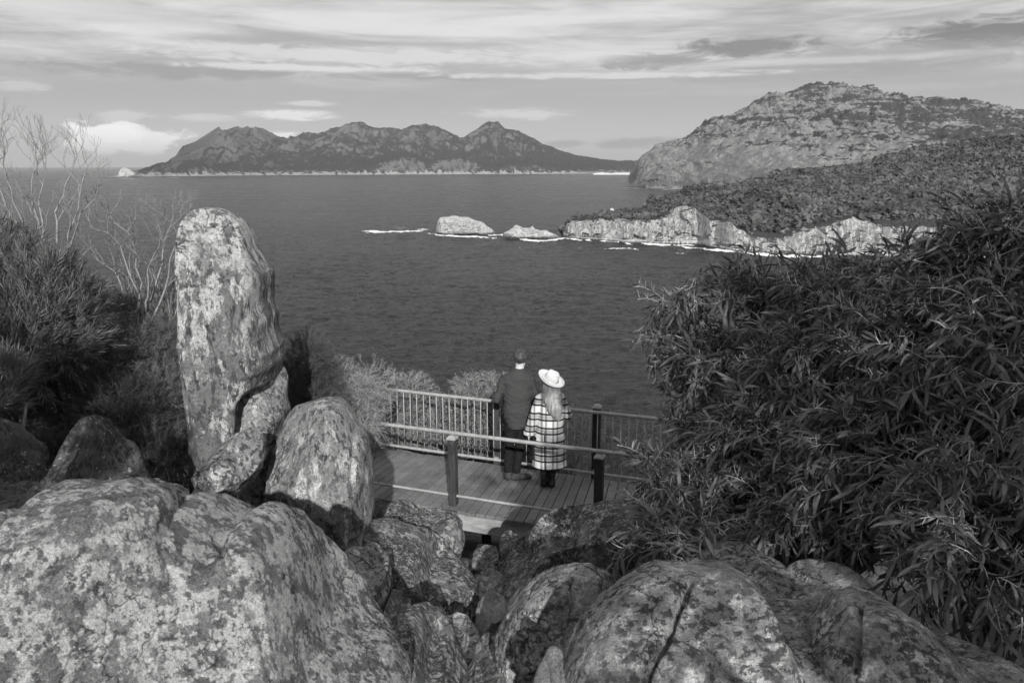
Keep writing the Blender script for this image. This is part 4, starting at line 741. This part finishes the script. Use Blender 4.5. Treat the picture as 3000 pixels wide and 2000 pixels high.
t = NT('plaid_wool'); p = t.obj(); s_ = t.n('ShaderNodeSeparateXYZ', {0: p}); wob = t.noise(p, 6, 2); zx = t.m_('ADD', t.m_('MULTIPLY', s_.outputs[2], 1/.187), t.m_('MULTIPLY', wob, .08)); xx = t.m_('ADD', t.m_('MULTIPLY', s_.outputs[0], 1/.15), t.m_('MULTIPLY', wob, .06))
def band(t, v, c, w): f = t.m_('FRACT', t.m_('ADD', v, .5-c)); return t.sm(t.m_('ABSOLUTE', t.m_('SUBTRACT', f, .5)), w, w*.55)
Hh_ = t.m_('MAXIMUM', band(t, zx, .2, .085), band(t, zx, .62, .085)); Hm = t.m_('MULTIPLY', band(t, zx, .41, .18), .38); Hm = t.m_('ADD', Hm, t.m_('MULTIPLY', band(t, zx, .41, .03), .25))
Vv = t.m_('MAXIMUM', band(t, xx, .25, .12), band(t, xx, .62, .10)); b = t.m_('MULTIPLY', .62, t.m_('SUBTRACT', 1., t.m_('MULTIPLY', Hh_, .94))); b = t.m_('MULTIPLY', b, t.m_('SUBTRACT', 1., Hm)); b = t.m_('MULTIPLY', b, t.m_('SUBTRACT', 1., t.m_('MULTIPLY', Vv, .56)))
fz = t.noise(p, 120, 4, .7); b = t.m_('MULTIPLY', b, t.lin(fz, .3, .7, .85, 1.1)); M['plaid'] = t.out(b, .95, .1, t.bump(fz, .4, .003))
nz_ = fbm(P*np.array([40, 40, 10.]), 3, 4); fold = fbm(P*np.array([8, 8, 3.]), 3, 29, .5, True)
T_ = chain(P, [(0, 0, 1.19), (0, 0, .95), (-.005, .0, .62), (-.01, 0, .29)], [.155, .175, .205, .235], .06, (1, 1.32, 1)); T_ = smin(T_, cap_(P, sh[0]+[.01, 0, -.01], sh[1]+[-.01, 0, -.01], .062), .06); T_ = smin(T_, cap_(P, (0, 0, 1.27), (0, .0, 1.32), .075, .06), .03)
T_ = smin(T_, chain(P, [sh[0]+[0, 0, -.02], el[0], wr[0]+[-.012, 0, -.03]], [.066, .070, .082], .02), .02); T_ = np.where(P[..., 2] < wr[0][2]-.055, np.maximum(T_, -(cap_(P, el[0], wr[0]+[-.02, 0, -.3], .12))), T_)
T_ = smin(T_, chain(P, [sh[1]+[0, 0, -.02], el[1], wr[1]+[.01, -.02, 0]], [.064, .064, .062], .02), .02); T_ = T_+.009*fold
T_ = np.maximum(T_, (.285-P[..., 2])); T_ = np.maximum(T_, P[..., 2]-1.33); slit = np.maximum(np.abs(P[..., 0]+.075+.02*(P[..., 2]-.5))-.006, P[..., 1]+.05); slit = np.maximum(slit, P[..., 2]-.82); T_ = np.maximum(T_, -slit)
skinmesh('coat', T_, lo, h, M['plaid'], wo)
st = fbm(P*np.array([60, 40, 2.5]), 3, 44, .6); T_ = chain(P, [hc+[0, -.02, .0], (.02, -.06, 1.26), (.055, -.13, 1.12), (.09, -.15, 1.0)], [.095, .10, .085, .04], .05, (1, 1.15, 1))+.014*st; T_ = smin(T_, chain(P, [hc+[-.05, -.02, 0], (-.04, -.09, 1.24), (-.0, -.125, 1.10)], [.06, .06, .03], .04)+.014*st, .03); T_ = smin(T_, chain(P, [hc+[.05, -.0, 0], (.075, -.06, 1.26), (.11, -.12, 1.10)], [.06, .06, .03], .04)+.014*st, .03)
T_ = np.maximum(T_, P[..., 1]-.085); skinmesh('hair', T_, lo, h, M['hair_fair'], wo)
for i in (0, 1):
    T_ = chain(P, [hp[i]+[0, 0, -.1], kn[i], ank[i]+[0, 0, .08]], [.09, .066, .052], .03); T_ = np.maximum(T_, .12-P[..., 2]); skinmesh('trouser_leg', T_, lo, h, M['trousers'], wo)
    T_ = cap_(P, ank[i]+[0, -.02, -.035], ank[i]+[0, .14, -.045], .044, .036); T_ = smin(T_, cap_(P, ank[i]+[0, 0, .12], ank[i]+[0, 0, -.03], .052, .046), .03); T_ = np.maximum(T_, .004-P[..., 2]); skinmesh('boot', T_, lo, h, M['black'], wo)
# hat: revolved brim and pinched crown
pr_ = [(.0, .118), (.03, .121), (.055, .124), (.078, .115), (.088, .09), (.092, .05), (.095, .02), (.105, .009), (.14, .012), (.175, .020), (.198, .027), (.200, .024), (.175, .013), (.14, .004), (.10, .0), (.088, .0), (.084, .05), (.06, .10), (.0, .108)]
n = 64; a = np.arange(n)/n*2*math.pi; V = []
for r, z in pr_: V.append(np.stack([r*np.cos(a), r*1.06*np.sin(a), z-(.010*np.exp(-(np.cos(a)*r/.03)**2)*(z > .08)*(r < .085))+.008*np.cos(2*a)*(r > .13)], -1))
V = np.concatenate(V); V[:n, 2] = .098; i = np.arange(len(pr_)-1)[:, None]*n; j = np.arange(n)[None]; k = (j+1) % n
rot = np.array(Matrix.Rotation(R(24), 3, 'Y') @ Matrix.Rotation(R(14), 3, 'X')); Vh = (V*np.array([.94, .94, 1]))@rot.T+hc+[.0, -.012, .045]
mesh('hat', Vh, np.stack([i+j, i+n+j, i+n+k, i+k], -1).reshape(-1, 4), M['hat'], wo, True)
bd = MB(); a2 = np.arange(n+1)/n*2*math.pi; cc = np.stack([.0955*np.cos(a2), .0955*1.06*np.sin(a2), 0*a2+.022], -1); cc2 = cc*np.array([.985, .985, 1])+[0, 0, .022]
bd.add(np.concatenate([cc, cc2])@rot.T+hc+[.0, -.012, .045], np.stack([np.arange(n), np.arange(n)+1, np.arange(n)+n+2, np.arange(n)+n+1], -1)); bd.build('hat_band', M['band'], wo, True)

# ------------------------------------------------------------------ vegetation
def leaf_t(L, Wd, droop, segs=4, up=.0):
    u = np.linspace(0, 1, segs+1); ang = up-droop*u; x = np.concatenate([[0], np.cumsum(np.cos(ang[:-1])*L/segs)]); z = np.concatenate([[0], np.cumsum(np.sin(ang[:-1])*L/segs)])
    w = Wd/2*np.sin(np.clip(u*.97+.03, 0, 1)*math.pi)**.6; w[-1] = Wd*.03; w[0] = Wd*.08
    V = np.concatenate([np.stack([x, w, z], -1), np.stack([x, -w, z], -1)]); k = np.arange(segs); Q = np.stack([k, k+1, k+segs+2, k+segs+1], -1); return V, Q
def rotm(ax, an):
    return np.array(Matrix.Rotation(an, 3, Vector(ax)))
def spray(rng, stem, n, L, Wd, droop, spread, segs=4, sr=.002, spikes=0, sag=.5, gravity=.6, lvar=.3):
    """one twig with leaves: returns (leaf V,Q), (twig V,Q)"""
    lf = MB(); tw = MB(); u = np.linspace(0, 1, 5); an = -sag*u; xs = np.concatenate([[0], np.cumsum(np.cos(an[:-1])*stem/4)]); zs = np.concatenate([[0], np.cumsum(np.sin(an[:-1])*stem/4)]); sp_ = np.stack([xs, 0*xs, zs], -1)
    tw.tube(sp_, np.linspace(sr, sr*.5, 5), 3, False)
    for k in range(n):
        t_ = .12+.88*(k+rng.uniform(0, .6))/n; p = np.array([np.interp(t_, u, sp_[:, i]) for i in range(3)]); az = k*2.4+rng.uniform(-.4, .4); s_ = spread*rng.uniform(.6, 1.3)*(1-.45*t_)
        d = np.array([math.cos(s_), math.sin(s_)*math.cos(az), math.sin(s_)*math.sin(az)]); d[2] -= gravity*.35*rng.uniform(.3, 1); d /= np.linalg.norm(d)
        V, Q = leaf_t(L*rng.uniform(1-lvar, 1+lvar*.6), Wd*rng.uniform(.8, 1.15), droop*rng.uniform(.2, 1.3), segs)
        up = np.array([0, 0, 1.])+rng.normal(size=3)*.45; y_ = np.cross(up, d); y_ /= np.linalg.norm(y_); z_ = np.cross(d, y_); lf.add(V@np.stack([d, y_, z_])+p, Q)
    for k in range(spikes):
        t_ = rng.uniform(.35, 1); p = np.array([np.interp(t_, u, sp_[:, i]) for i in range(3)]); d = rng.normal(size=3)*[.5, 1, .8]+[.9, 0, .3]; d = d/np.linalg.norm(d)*stem*rng.uniform(.12, .3); tw.tube([p, p+d*.5, p+d+[0, 0, .01]], [sr*.7, sr*.6, sr*.3], 3, False)
    f = lambda m: (np.concatenate(m.v), np.concatenate(m.q)); return f(lf), f(tw)
def scatter(T, P, D, S, rng, roll=.5):
    """T list of (V,Q); returns V,Q for all instances"""
    k = rng.randint(0, len(T), len(P)); Vo, Qo, n = [], [], 0
    D = D/np.linalg.norm(D, axis=1)[:, None]; up = np.array([0, 0, 1.])+rng.normal(size=D.shape)*roll; Y = np.cross(up, D); Y /= np.linalg.norm(Y, axis=1)[:, None]; Z = np.cross(D, Y); Rm = np.stack([D, Y, Z], 1)
    for i, (V, Q) in enumerate(T):
        m = k == i; c = m.sum()
        if not c: continue
        X = np.einsum('vj,njk->nvk', V, Rm[m])*S[m][:, None, None]+P[m][:, None]; Vo.append(X.reshape(-1, 3)); Qo.append((Q[None]+(np.arange(c)*len(V))[:, None, None]+n).reshape(-1, 4)); n += c*len(V)
    return np.concatenate(Vo), np.concatenate(Qo)
def lobe(px, py, y, r, dy=1.): c = W(px, py, y); q = r/F*y; return (*c, q, q*dy, q)
def shell(lobes, n, rng, inner=.35, outb=1., upb=.25, rnd=.55, keep=.62, nf=2.2, bottom=-.9, amp=.22, hole=-.42):
    L = np.array(lobes); w = L[:, 3]*L[:, 5]; w = w/w.sum(); Ps, Ds = [], []
    while sum(map(len, Ps)) < n:
        k = rng.choice(len(L), n, p=w); d = rng.normal(size=(n, 3)); d /= np.linalg.norm(d, axis=1)[:, None]; d = d[(d[:, 2] > bottom)]; k = k[:len(d)]
        r = np.where(rng.uniform(size=len(d)) < inner, rng.uniform(.35, .85, len(d)), rng.uniform(.82, 1.03, len(d)))
        p = L[k, :3]+d*L[k, 3:]*r[:, None]; p += d*L[k, 3:]*(amp*fbm(p*nf, 3, 5))[:, None]
        ins = np.zeros(len(p), bool)
        for l in L:
            q = np.linalg.norm((p-l[:3])/l[3:], axis=1); ins |= q < keep*.9
        ok = (~ins) | (rng.uniform(size=len(p)) < .18); ok &= fbm(p*3.1, 2, 8) > hole; Ps.append(p[ok]); Ds.append((d*outb+rng.normal(size=d.shape)*rnd+[0, 0, upb])[ok])
    return np.concatenate(Ps)[:n], np.concatenate(Ds)[:n]
def limb(m, a, b, r0, r1, rng, wob=.08, n=8):
    a, b = np.array(a, float), np.array(b, float); u = np.linspace(0, 1, n)[:, None]; L = np.linalg.norm(b-a); m.tube(a+(b-a)*u+rng.normal(size=(n, 3))*wob*L*np.sin(u*math.pi)*.5+np.array([0, 0, .12*L])*np.sin(u*math.pi), np.linspace(r0, r1, n), 7); return m
def plant(name, label, cat, lobes, n, T, mats, seed, base, trunk=.03, twigs=True, scale=(.8, 1.2), group=None, crown='crown', stems=3, pts=None, **kw):
    rng = np.random.RandomState(seed); P, D = shell(lobes, n, rng, **kw); S = rng.uniform(*scale, size=len(P))
    base = np.array(base, float); base[2] = float(ground(base[0], base[1]))-.05 if base[2] > 50 else base[2]
    root = empty(name, base); tag(root, label, cat, group); st = rng.randint(1 << 30)
    V, Q = scatter([a for a, b in T], P, D, S, np.random.RandomState(st)); mesh(crown, V-base, Q, mats[0], root)
    if twigs: V, Q = scatter([b for a, b in T], P, D, S, np.random.RandomState(st)); mesh('twigs', V-base, Q, mats[1], root)
    m = MB(); c = np.array(lobes)[:, :3].mean(0); j = base+(c-base)*.35; limb(m, base, j, trunk, trunk*.8, rng, .05)
    for l in lobes: limb(m, j, np.array(l[:3])-np.array([0, 0, l[5]*.3]), trunk*.6, trunk*.25, rng, .1)
    m.build('trunk', mats[2], root, True, off=base); return root
rg_ = np.random.RandomState(1)
T_ac = [spray(rg_, rg_.uniform(.2, .34), rg_.randint(10, 16), .145, .0185, 1.7, .95, 5, .0030, 5, .9, 2.0, .5) for _ in range(12)]
T_big = [spray(rg_, .5, 10, .30, .06, 1., .9, 2, .004, 0, .4, .8) for _ in range(4)]
T_needle = [spray(rg_, .15, 18, .08, .0048, .4, .6, 2, .0015, 0, .1, .1) for _ in range(5)]
T_small = [spray(rg_, .15, 24, .038, .018, .3, 1.1, 1, .0013, 0, .2, .1) for _ in range(5)]
T_pale = [spray(rg_, .14, 24, .034, .014, .6, 1.25, 1, .0012, 1, .4, .3) for _ in range(5)]
T_mid = [spray(rg_, .22, 14, .09, .011, .8, .9, 3, .0018, 4, .3, .6) for _ in range(5)]
G0 = 99.
# big acacia on the right
lb = [lobe(*a) for a in ((2170, 930, 6.3, 95), (2110, 1110, 6.1, 100), (2130, 1320, 5.8, 100), (2060, 1490, 5.0, 95), (2210, 1520, 4.8, 110), (2330, 960, 6.0, 115), (2500, 930, 5.6, 125), (2690, 880, 5.2, 140), (2890, 820, 4.8, 140), (2430, 1130, 5.4, 190), (2300, 1330, 5.2, 180), (2750, 1100, 4.6, 220), (2960, 1000, 4.4, 200), (2620, 1360, 4.4, 210), (2900, 1350, 3.9, 210), (2940, 1600, 3.5, 190), (2420, 1490, 4.6, 120), (2760, 1560, 3.8, 130), (3150, 1200, 4., 260), (3150, 1650, 3.5, 220), (1990, 1010, 6.3, 40), (2030, 840, 6.4, 35), (2970, 720, 4.9, 85), (3070, 690, 4.7, 100), (2080, 830, 6.4, 35), (2230, 840, 6.2, 40), (2400, 840, 5.9, 45), (2620, 760, 5.4, 45), (1960, 900, 6.4, 25), (1935, 1110, 6.2, 30), (1950, 1290, 6., 35), (1920, 1560, 4.7, 50), (1980, 1600, 4.5, 70), (1930, 1420, 5.2, 60), (2100, 1600, 4.3, 70), (2010, 1200, 6.1, 60))]
plant('acacia_tree', 'large drooping acacia with long sickle leaves filling the right side', 'tree', lb, 4500, T_ac, (M['leaf_acacia'], M['twig_pale'], M['bark']), 3, (2.3, 4.9, G0), .07, outb=.9, upb=-.05, rnd=.5, inner=.3, keep=.75, scale=(.5, 1.15), amp=.5, hole=-.22)
# left side
lb = [lobe(*a) for a in ((40, 800, 6.4, 85), (-60, 880, 6.3, 150), (120, 900, 6.2, 115), (40, 1010, 6.0, 150), (180, 980, 6.1, 90), (-120, 1050, 5.9, 190), (235, 930, 6.6, 45), (0, 760, 6.5, 60))]
plant('needle_bush', 'dark bush of fine upswept needle leaves on the upper left', 'bush', lb, 3600, T_needle, (M['needle'], M['twig_dark'], M['bark']), 5, (-3.8, 6.3, G0), .04, outb=.7, upb=.75, rnd=.4, scale=(.9, 1.5))
lb = [lobe(*a) for a in ((-60, 1160, 5.2, 90), (10, 1120, 5.3, 50))]
plant('needle_bush', 'smaller needle-leaved bush low at the left edge', 'bush', lb, 300, T_needle, (M['needle'], M['twig_dark'], M['bark']), 6, (-3.1, 4.7, G0), .03, outb=.6, upb=.9, rnd=.35, scale=(.9, 1.4))
lb = [lobe(*a) for a in ((200, 1180, 6.3, 130), (90, 1250, 6.1, 120), (330, 1240, 6.2, 120), (210, 1350, 6.0, 120), (60, 1370, 6.0, 110), (440, 1370, 6.1, 110), (350, 1430, 6.0, 110), (60, 1130, 6.2, 90))]
plant('low_shrub', 'dark small-leaved shrub behind the pointed boulder', 'shrub', lb, 3400, T_small, (M['leaf_dark'], M['twig_dark'], M['bark']), 7, (-3., 5.9, G0), .02, scale=(.9, 1.5))
lb = [lobe(*a) for a in ((400, 1060, 7.0, 100), (330, 1110, 6.8, 110), (480, 1120, 7.0, 90), (440, 1220, 6.6, 120), (510, 1280, 6.7, 80), (280, 1020, 7.2, 60), (500, 1000, 7.3, 60))]
plant('low_shrub', 'lighter small-leaved shrub left of the standing stone', 'shrub', lb, 3400, T_small, (M['leaf_small'], M['twig_dark'], M['bark']), 8, (-3., 7.0, G0), .02, scale=(.9, 1.4))
lb = [lobe(*a) for a in ((300, 935, 7.8, 60), (400, 930, 7.8, 70), (480, 900, 7.8, 60), (350, 990, 7.6, 80), (500, 970, 7.6, 60))]
plant('wispy_shrub', 'wispy half-bare shrub under the leafless branches beside the standing stone', 'shrub', lb, 650, T_needle, (M['needle'], M['twig_pale'], M['bark']), 9, (-3.5, 7.8, G0), .02, upb=1.0, scale=(.9, 1.5))
lb = [lobe(*a) for a in ((890, 1075, 8.6, 72), (860, 1150, 8.4, 80), (930, 1160, 8.6, 70), (900, 1230, 8.2, 80))]
plant('low_shrub', 'dark rounded shrub just right of the standing stone', 'shrub', lb, 1900, T_small, (M['leaf_dark'], M['twig_dark'], M['bark']), 10, (-2.2, 8.6, G0), .02, scale=(1., 1.5))
lb = [lobe(*a) for a in ((1000, 1130, 9.4, 65), (960, 1180, 9.2, 70), (1050, 1170, 9.6, 75), (1100, 1140, 10.4, 50), (1030, 1250, 9.2, 80), (1110, 1220, 11.4, 70), (1150, 1290, 11.9, 60), (1085, 1300, 11.6, 50))]
plant('pale_shrub', 'pale fine-leaved shrub around the left end of the seaward railing', 'shrub', lb, 3400, T_pale, (M['leaf_pale'], M['twig_pale'], M['bark']), 11, (-2.0, 10.9, G0), .02, upb=.1, rnd=1.0, scale=(.8, 1.3), amp=.5, hole=-.2)
for i_, (lab, L_, n_, T__, mt, bs) in enumerate((
    ('pale leafy bush hanging behind the left bars of the seaward railing', ((1200, 1170, 12.4, 60), (1190, 1250, 12.2, 80), (1250, 1290, 12.1, 60), (1165, 1310, 12.1, 50), (1260, 1210, 12.5, 40)), 1300, T_mid, 'leaf_pale', (-1.5, 12.4, G0)),
    ('pale leafy bush behind the railing left of the taller person', ((1400, 1180, 12.2, 60), (1390, 1230, 12., 80), (1340, 1290, 11.9, 70), (1430, 1300, 11.8, 70), (1440, 1180, 12.2, 60)), 1500, T_mid, 'leaf_pale', (-.5, 12.2, G0)),
    ('pale wispy bush behind the railing right of the shorter person', ((1660, 1220, 11.8, 60), (1690, 1260, 11.7, 60), (1640, 1190, 12., 40), (1700, 1310, 11.6, 60)), 1000, T_pale, 'leaf_pale', (.9, 12.0, G0)),
    ('dark scrub seen through the right bars of the seaward railing', ((1720, 1330, 12., 100), (1800, 1300, 12.2, 90), (1880, 1320, 12., 100), (1600, 1340, 11.8, 90), (1960, 1330, 11.8, 100), (1680, 1400, 11.5, 70), (1820, 1400, 11.4, 70)), 2600, T_pale, 'leaf_dark', (1.8, 12.2, G0)),
    ('dark scrub behind the legs of the couple', ((1500, 1330, 12., 80), (1460, 1360, 11.8, 70), (1560, 1350, 11.8, 70)), 900, T_mid, 'leaf_dark', (.1, 12.2, G0)))):
    plant('leafy_bush', lab, 'bush', [lobe(*a) for a in L_], n_, T__, (M[mt], M['twig_pale'], M['bark']), 20+i_, bs, .02, scale=(.7, 1.15))
# bare dead shrubs
def deadshrub(name, label, base, targets, seed, r0=.014, mat='dead', depth=4, L0=.32, spread=.45, upk=.18):
    rng = np.random.RandomState(seed); m = MB(); base = np.array(base, float)
    def grow(p, d, L, r, k):
        pts = [p]; n = 5
        for i in range(n): d = d+rng.normal(size=3)*.13+[0, 0, .05]; d /= np.linalg.norm(d); pts.append(pts[-1]+d*L/n)
        m.tube(pts, np.linspace(r, r*.72, n+1), 5 if r > .004 else 4, False)
        if k == 0: return
        for i in range(2 if rng.uniform() < .6 else 3):
            q = d+rng.normal(size=3)*spread*[1, .7, .5]+[0, 0, upk]; q /= np.linalg.norm(q); grow(pts[-1] if i < 2 else pts[3], q, L*rng.uniform(.62, .9), r*.66, k-1)
    for tg in targets:
        tg = np.array(tg); d = tg-base; L = np.linalg.norm(d); u = np.linspace(0, 1, 7)[:, None]; pts = base+d*u+rng.normal(size=(7, 3))*.02; m.tube(pts, np.linspace(r0, r0*.6, 7), 6, False); grow(pts[-1], d/L, L0, r0*.58, depth)
        grow(pts[4], d/L+rng.normal(size=3)*.3, L0*.8, r0*.4, depth-1)
    return tag(m.build(name, M[mat], None, True, off=base), label, 'dead shrub').__setattr__('location', base)
deadshrub('dead_shrub', 'leafless grey branches rising above the needle bush at the far left', W(150, 830, 6.9), [W(40, 600, 6.8), W(120, 620, 7.), W(230, 610, 6.9), W(180, 570, 7.1), W(0, 560, 6.8), W(225, 690, 6.7), W(90, 560, 7.0)], 4, .012, L0=.21, depth=5)
deadshrub('dead_shrub', 'leafless pale branches fanning out just left of the standing stone', W(425, 985, 7.5), [W(360, 740, 7.4), W(405, 740, 7.5), W(470, 730, 7.6), W(440, 800, 7.4), W(370, 850, 7.6), W(505, 770, 7.5)], 12, .013, L0=.21, depth=5)
deadshrub('dead_shrub', 'thin bare twigs above the pale shrub left of the seaward railing', W(1075, 1120, 10.2), [W(1070, 1085, 10.2), W(1085, 1090, 10.3), W(1110, 1105, 10.2)], 15, .007, L0=.10, depth=3)
deadshrub('dead_shrub', 'small bare fork of twigs above the left end of the seaward railing', W(1140, 1140, 11.6), [W(1140, 1110, 11.6), W(1148, 1115, 11.6)], 17, .006, L0=.09, depth=2)
deadshrub('dead_branch', 'bare pale branch jutting in at the upper right edge over the forest', W(3060, 500, 5.0), [W(2960, 478, 5.0)], 19, .006, L0=.16, depth=2, upk=.02)
deadshrub('dead_branch', 'single bare twig poking in at the left edge of the sky', W(-60, 400, 6.4), [W(-10, 385, 6.4)], 22, .004, L0=.07, depth=2)
# trees behind the viewpoint that shade the right and the far left of the rocks
def sunward(x, y, z, t): return np.array([x, y, z])+np.array(sd)/abs(sd[1])*t
lb = []
for (x, y, z, r) in ((2.1, 3.0, -1.4, 1.0), (3.2, 3.4, -.8, 1.1), (3.6, 3.4, .6, 1.2), (2.6, 5., -.9, .9), (1.4, 3.0, -1.9, .6), (4.4, 4.4, -.2, 1.2), (2.0, 6.2, -1.6, .7), (.55, 9.2, -4.45, .6), (1.3, 9., -4.4, .65), (2.3, 8.8, -4.3, .65)): c = sunward(x, y, z, y+3.2); lb.append((*c, r, r, r))
plant('shade_tree', 'broad leafy tree behind the viewpoint shading the right-hand rocks', 'tree', lb, 640, T_big, (M['leaf_acacia'], M['twig_pale'], M['bark']), 31, (3.6, -4.5, G0), .12, twigs=False, inner=.4, keep=.5)
lb = []
for (x, y, z, r) in ((-3.1, 5.4, -2.7, .6), (-4.1, 5.6, -2.3, .9), (-3.9, 5.4, -3.0, .8)): c = sunward(x, y, z, y+3.2); lb.append((*c, r, r, r))
plant('shade_tree', 'second leafy tree behind the viewpoint on the left', 'tree', lb, 230, T_big, (M['leaf_acacia'], M['twig_pale'], M['bark']), 33, (-3.4, -4.5, G0), .10, twigs=False, inner=.4, keep=.5)
# leaf litter and grass tufts
rng = np.random.RandomState(8); n = 9000; x = rng.uniform(-5, 5, n); y = rng.uniform(1.5, 11, n); z = ground(x, y)+.10*fbm(P3(x*1.3, y*1.3), 4, 3)+.012
d = rng.normal(size=(n, 3))*[1, 1, .25]; V, Q = scatter([leaf_t(.07, .014, .6, 2), leaf_t(.05, .01, .9, 2)], np.stack([x, y, z], -1), d, rng.uniform(.6, 1.3, n), rng)
s = rng.uniform(1.2, sN[-1]-1.5, 260); of = rng.uniform(.02, WID-.02, 260)*np.where(rng.uniform(size=260) < .5, 1, rng.choice([0.06, .97], 260)); q = np.array([path(a, b, .006+rng.uniform(0, .004))[0] for a, b in zip(s, of)])
V2, Q2 = scatter([leaf_t(.06, .012, .5, 2), leaf_t(.04, .009, .8, 2)], q, rng.normal(size=q.shape)*[1, 1, .05], rng.uniform(.5, 1.2, len(q)), rng, .1); V, Q = np.concatenate([V, V2]), np.concatenate([Q, Q2+len(V)])
tag(mesh('leaf_litter', V, Q, leafmat('dry_litter', .16, .8, .2, .7, 0)), 'dry fallen leaves scattered between the rocks and over the decking', 'leaf litter', kind='stuff')
# ------------------------------------------------------------------ render settings
sc = bpy.context.scene
sc.view_settings.view_transform = 'Standard'; sc.view_settings.look = 'None'; sc.view_settings.gamma = 1; sc.view_settings.exposure = EXPOSURE
sc.render.engine = 'CYCLES'; cy = sc.cycles
cy.max_bounces = 5; cy.diffuse_bounces = 3; cy.glossy_bounces = 2; cy.transmission_bounces = 2; cy.volume_bounces = 0; cy.transparent_max_bounces = 4
cy.use_denoising = True; cy.use_adaptive_sampling = True; cy.adaptive_threshold = .02
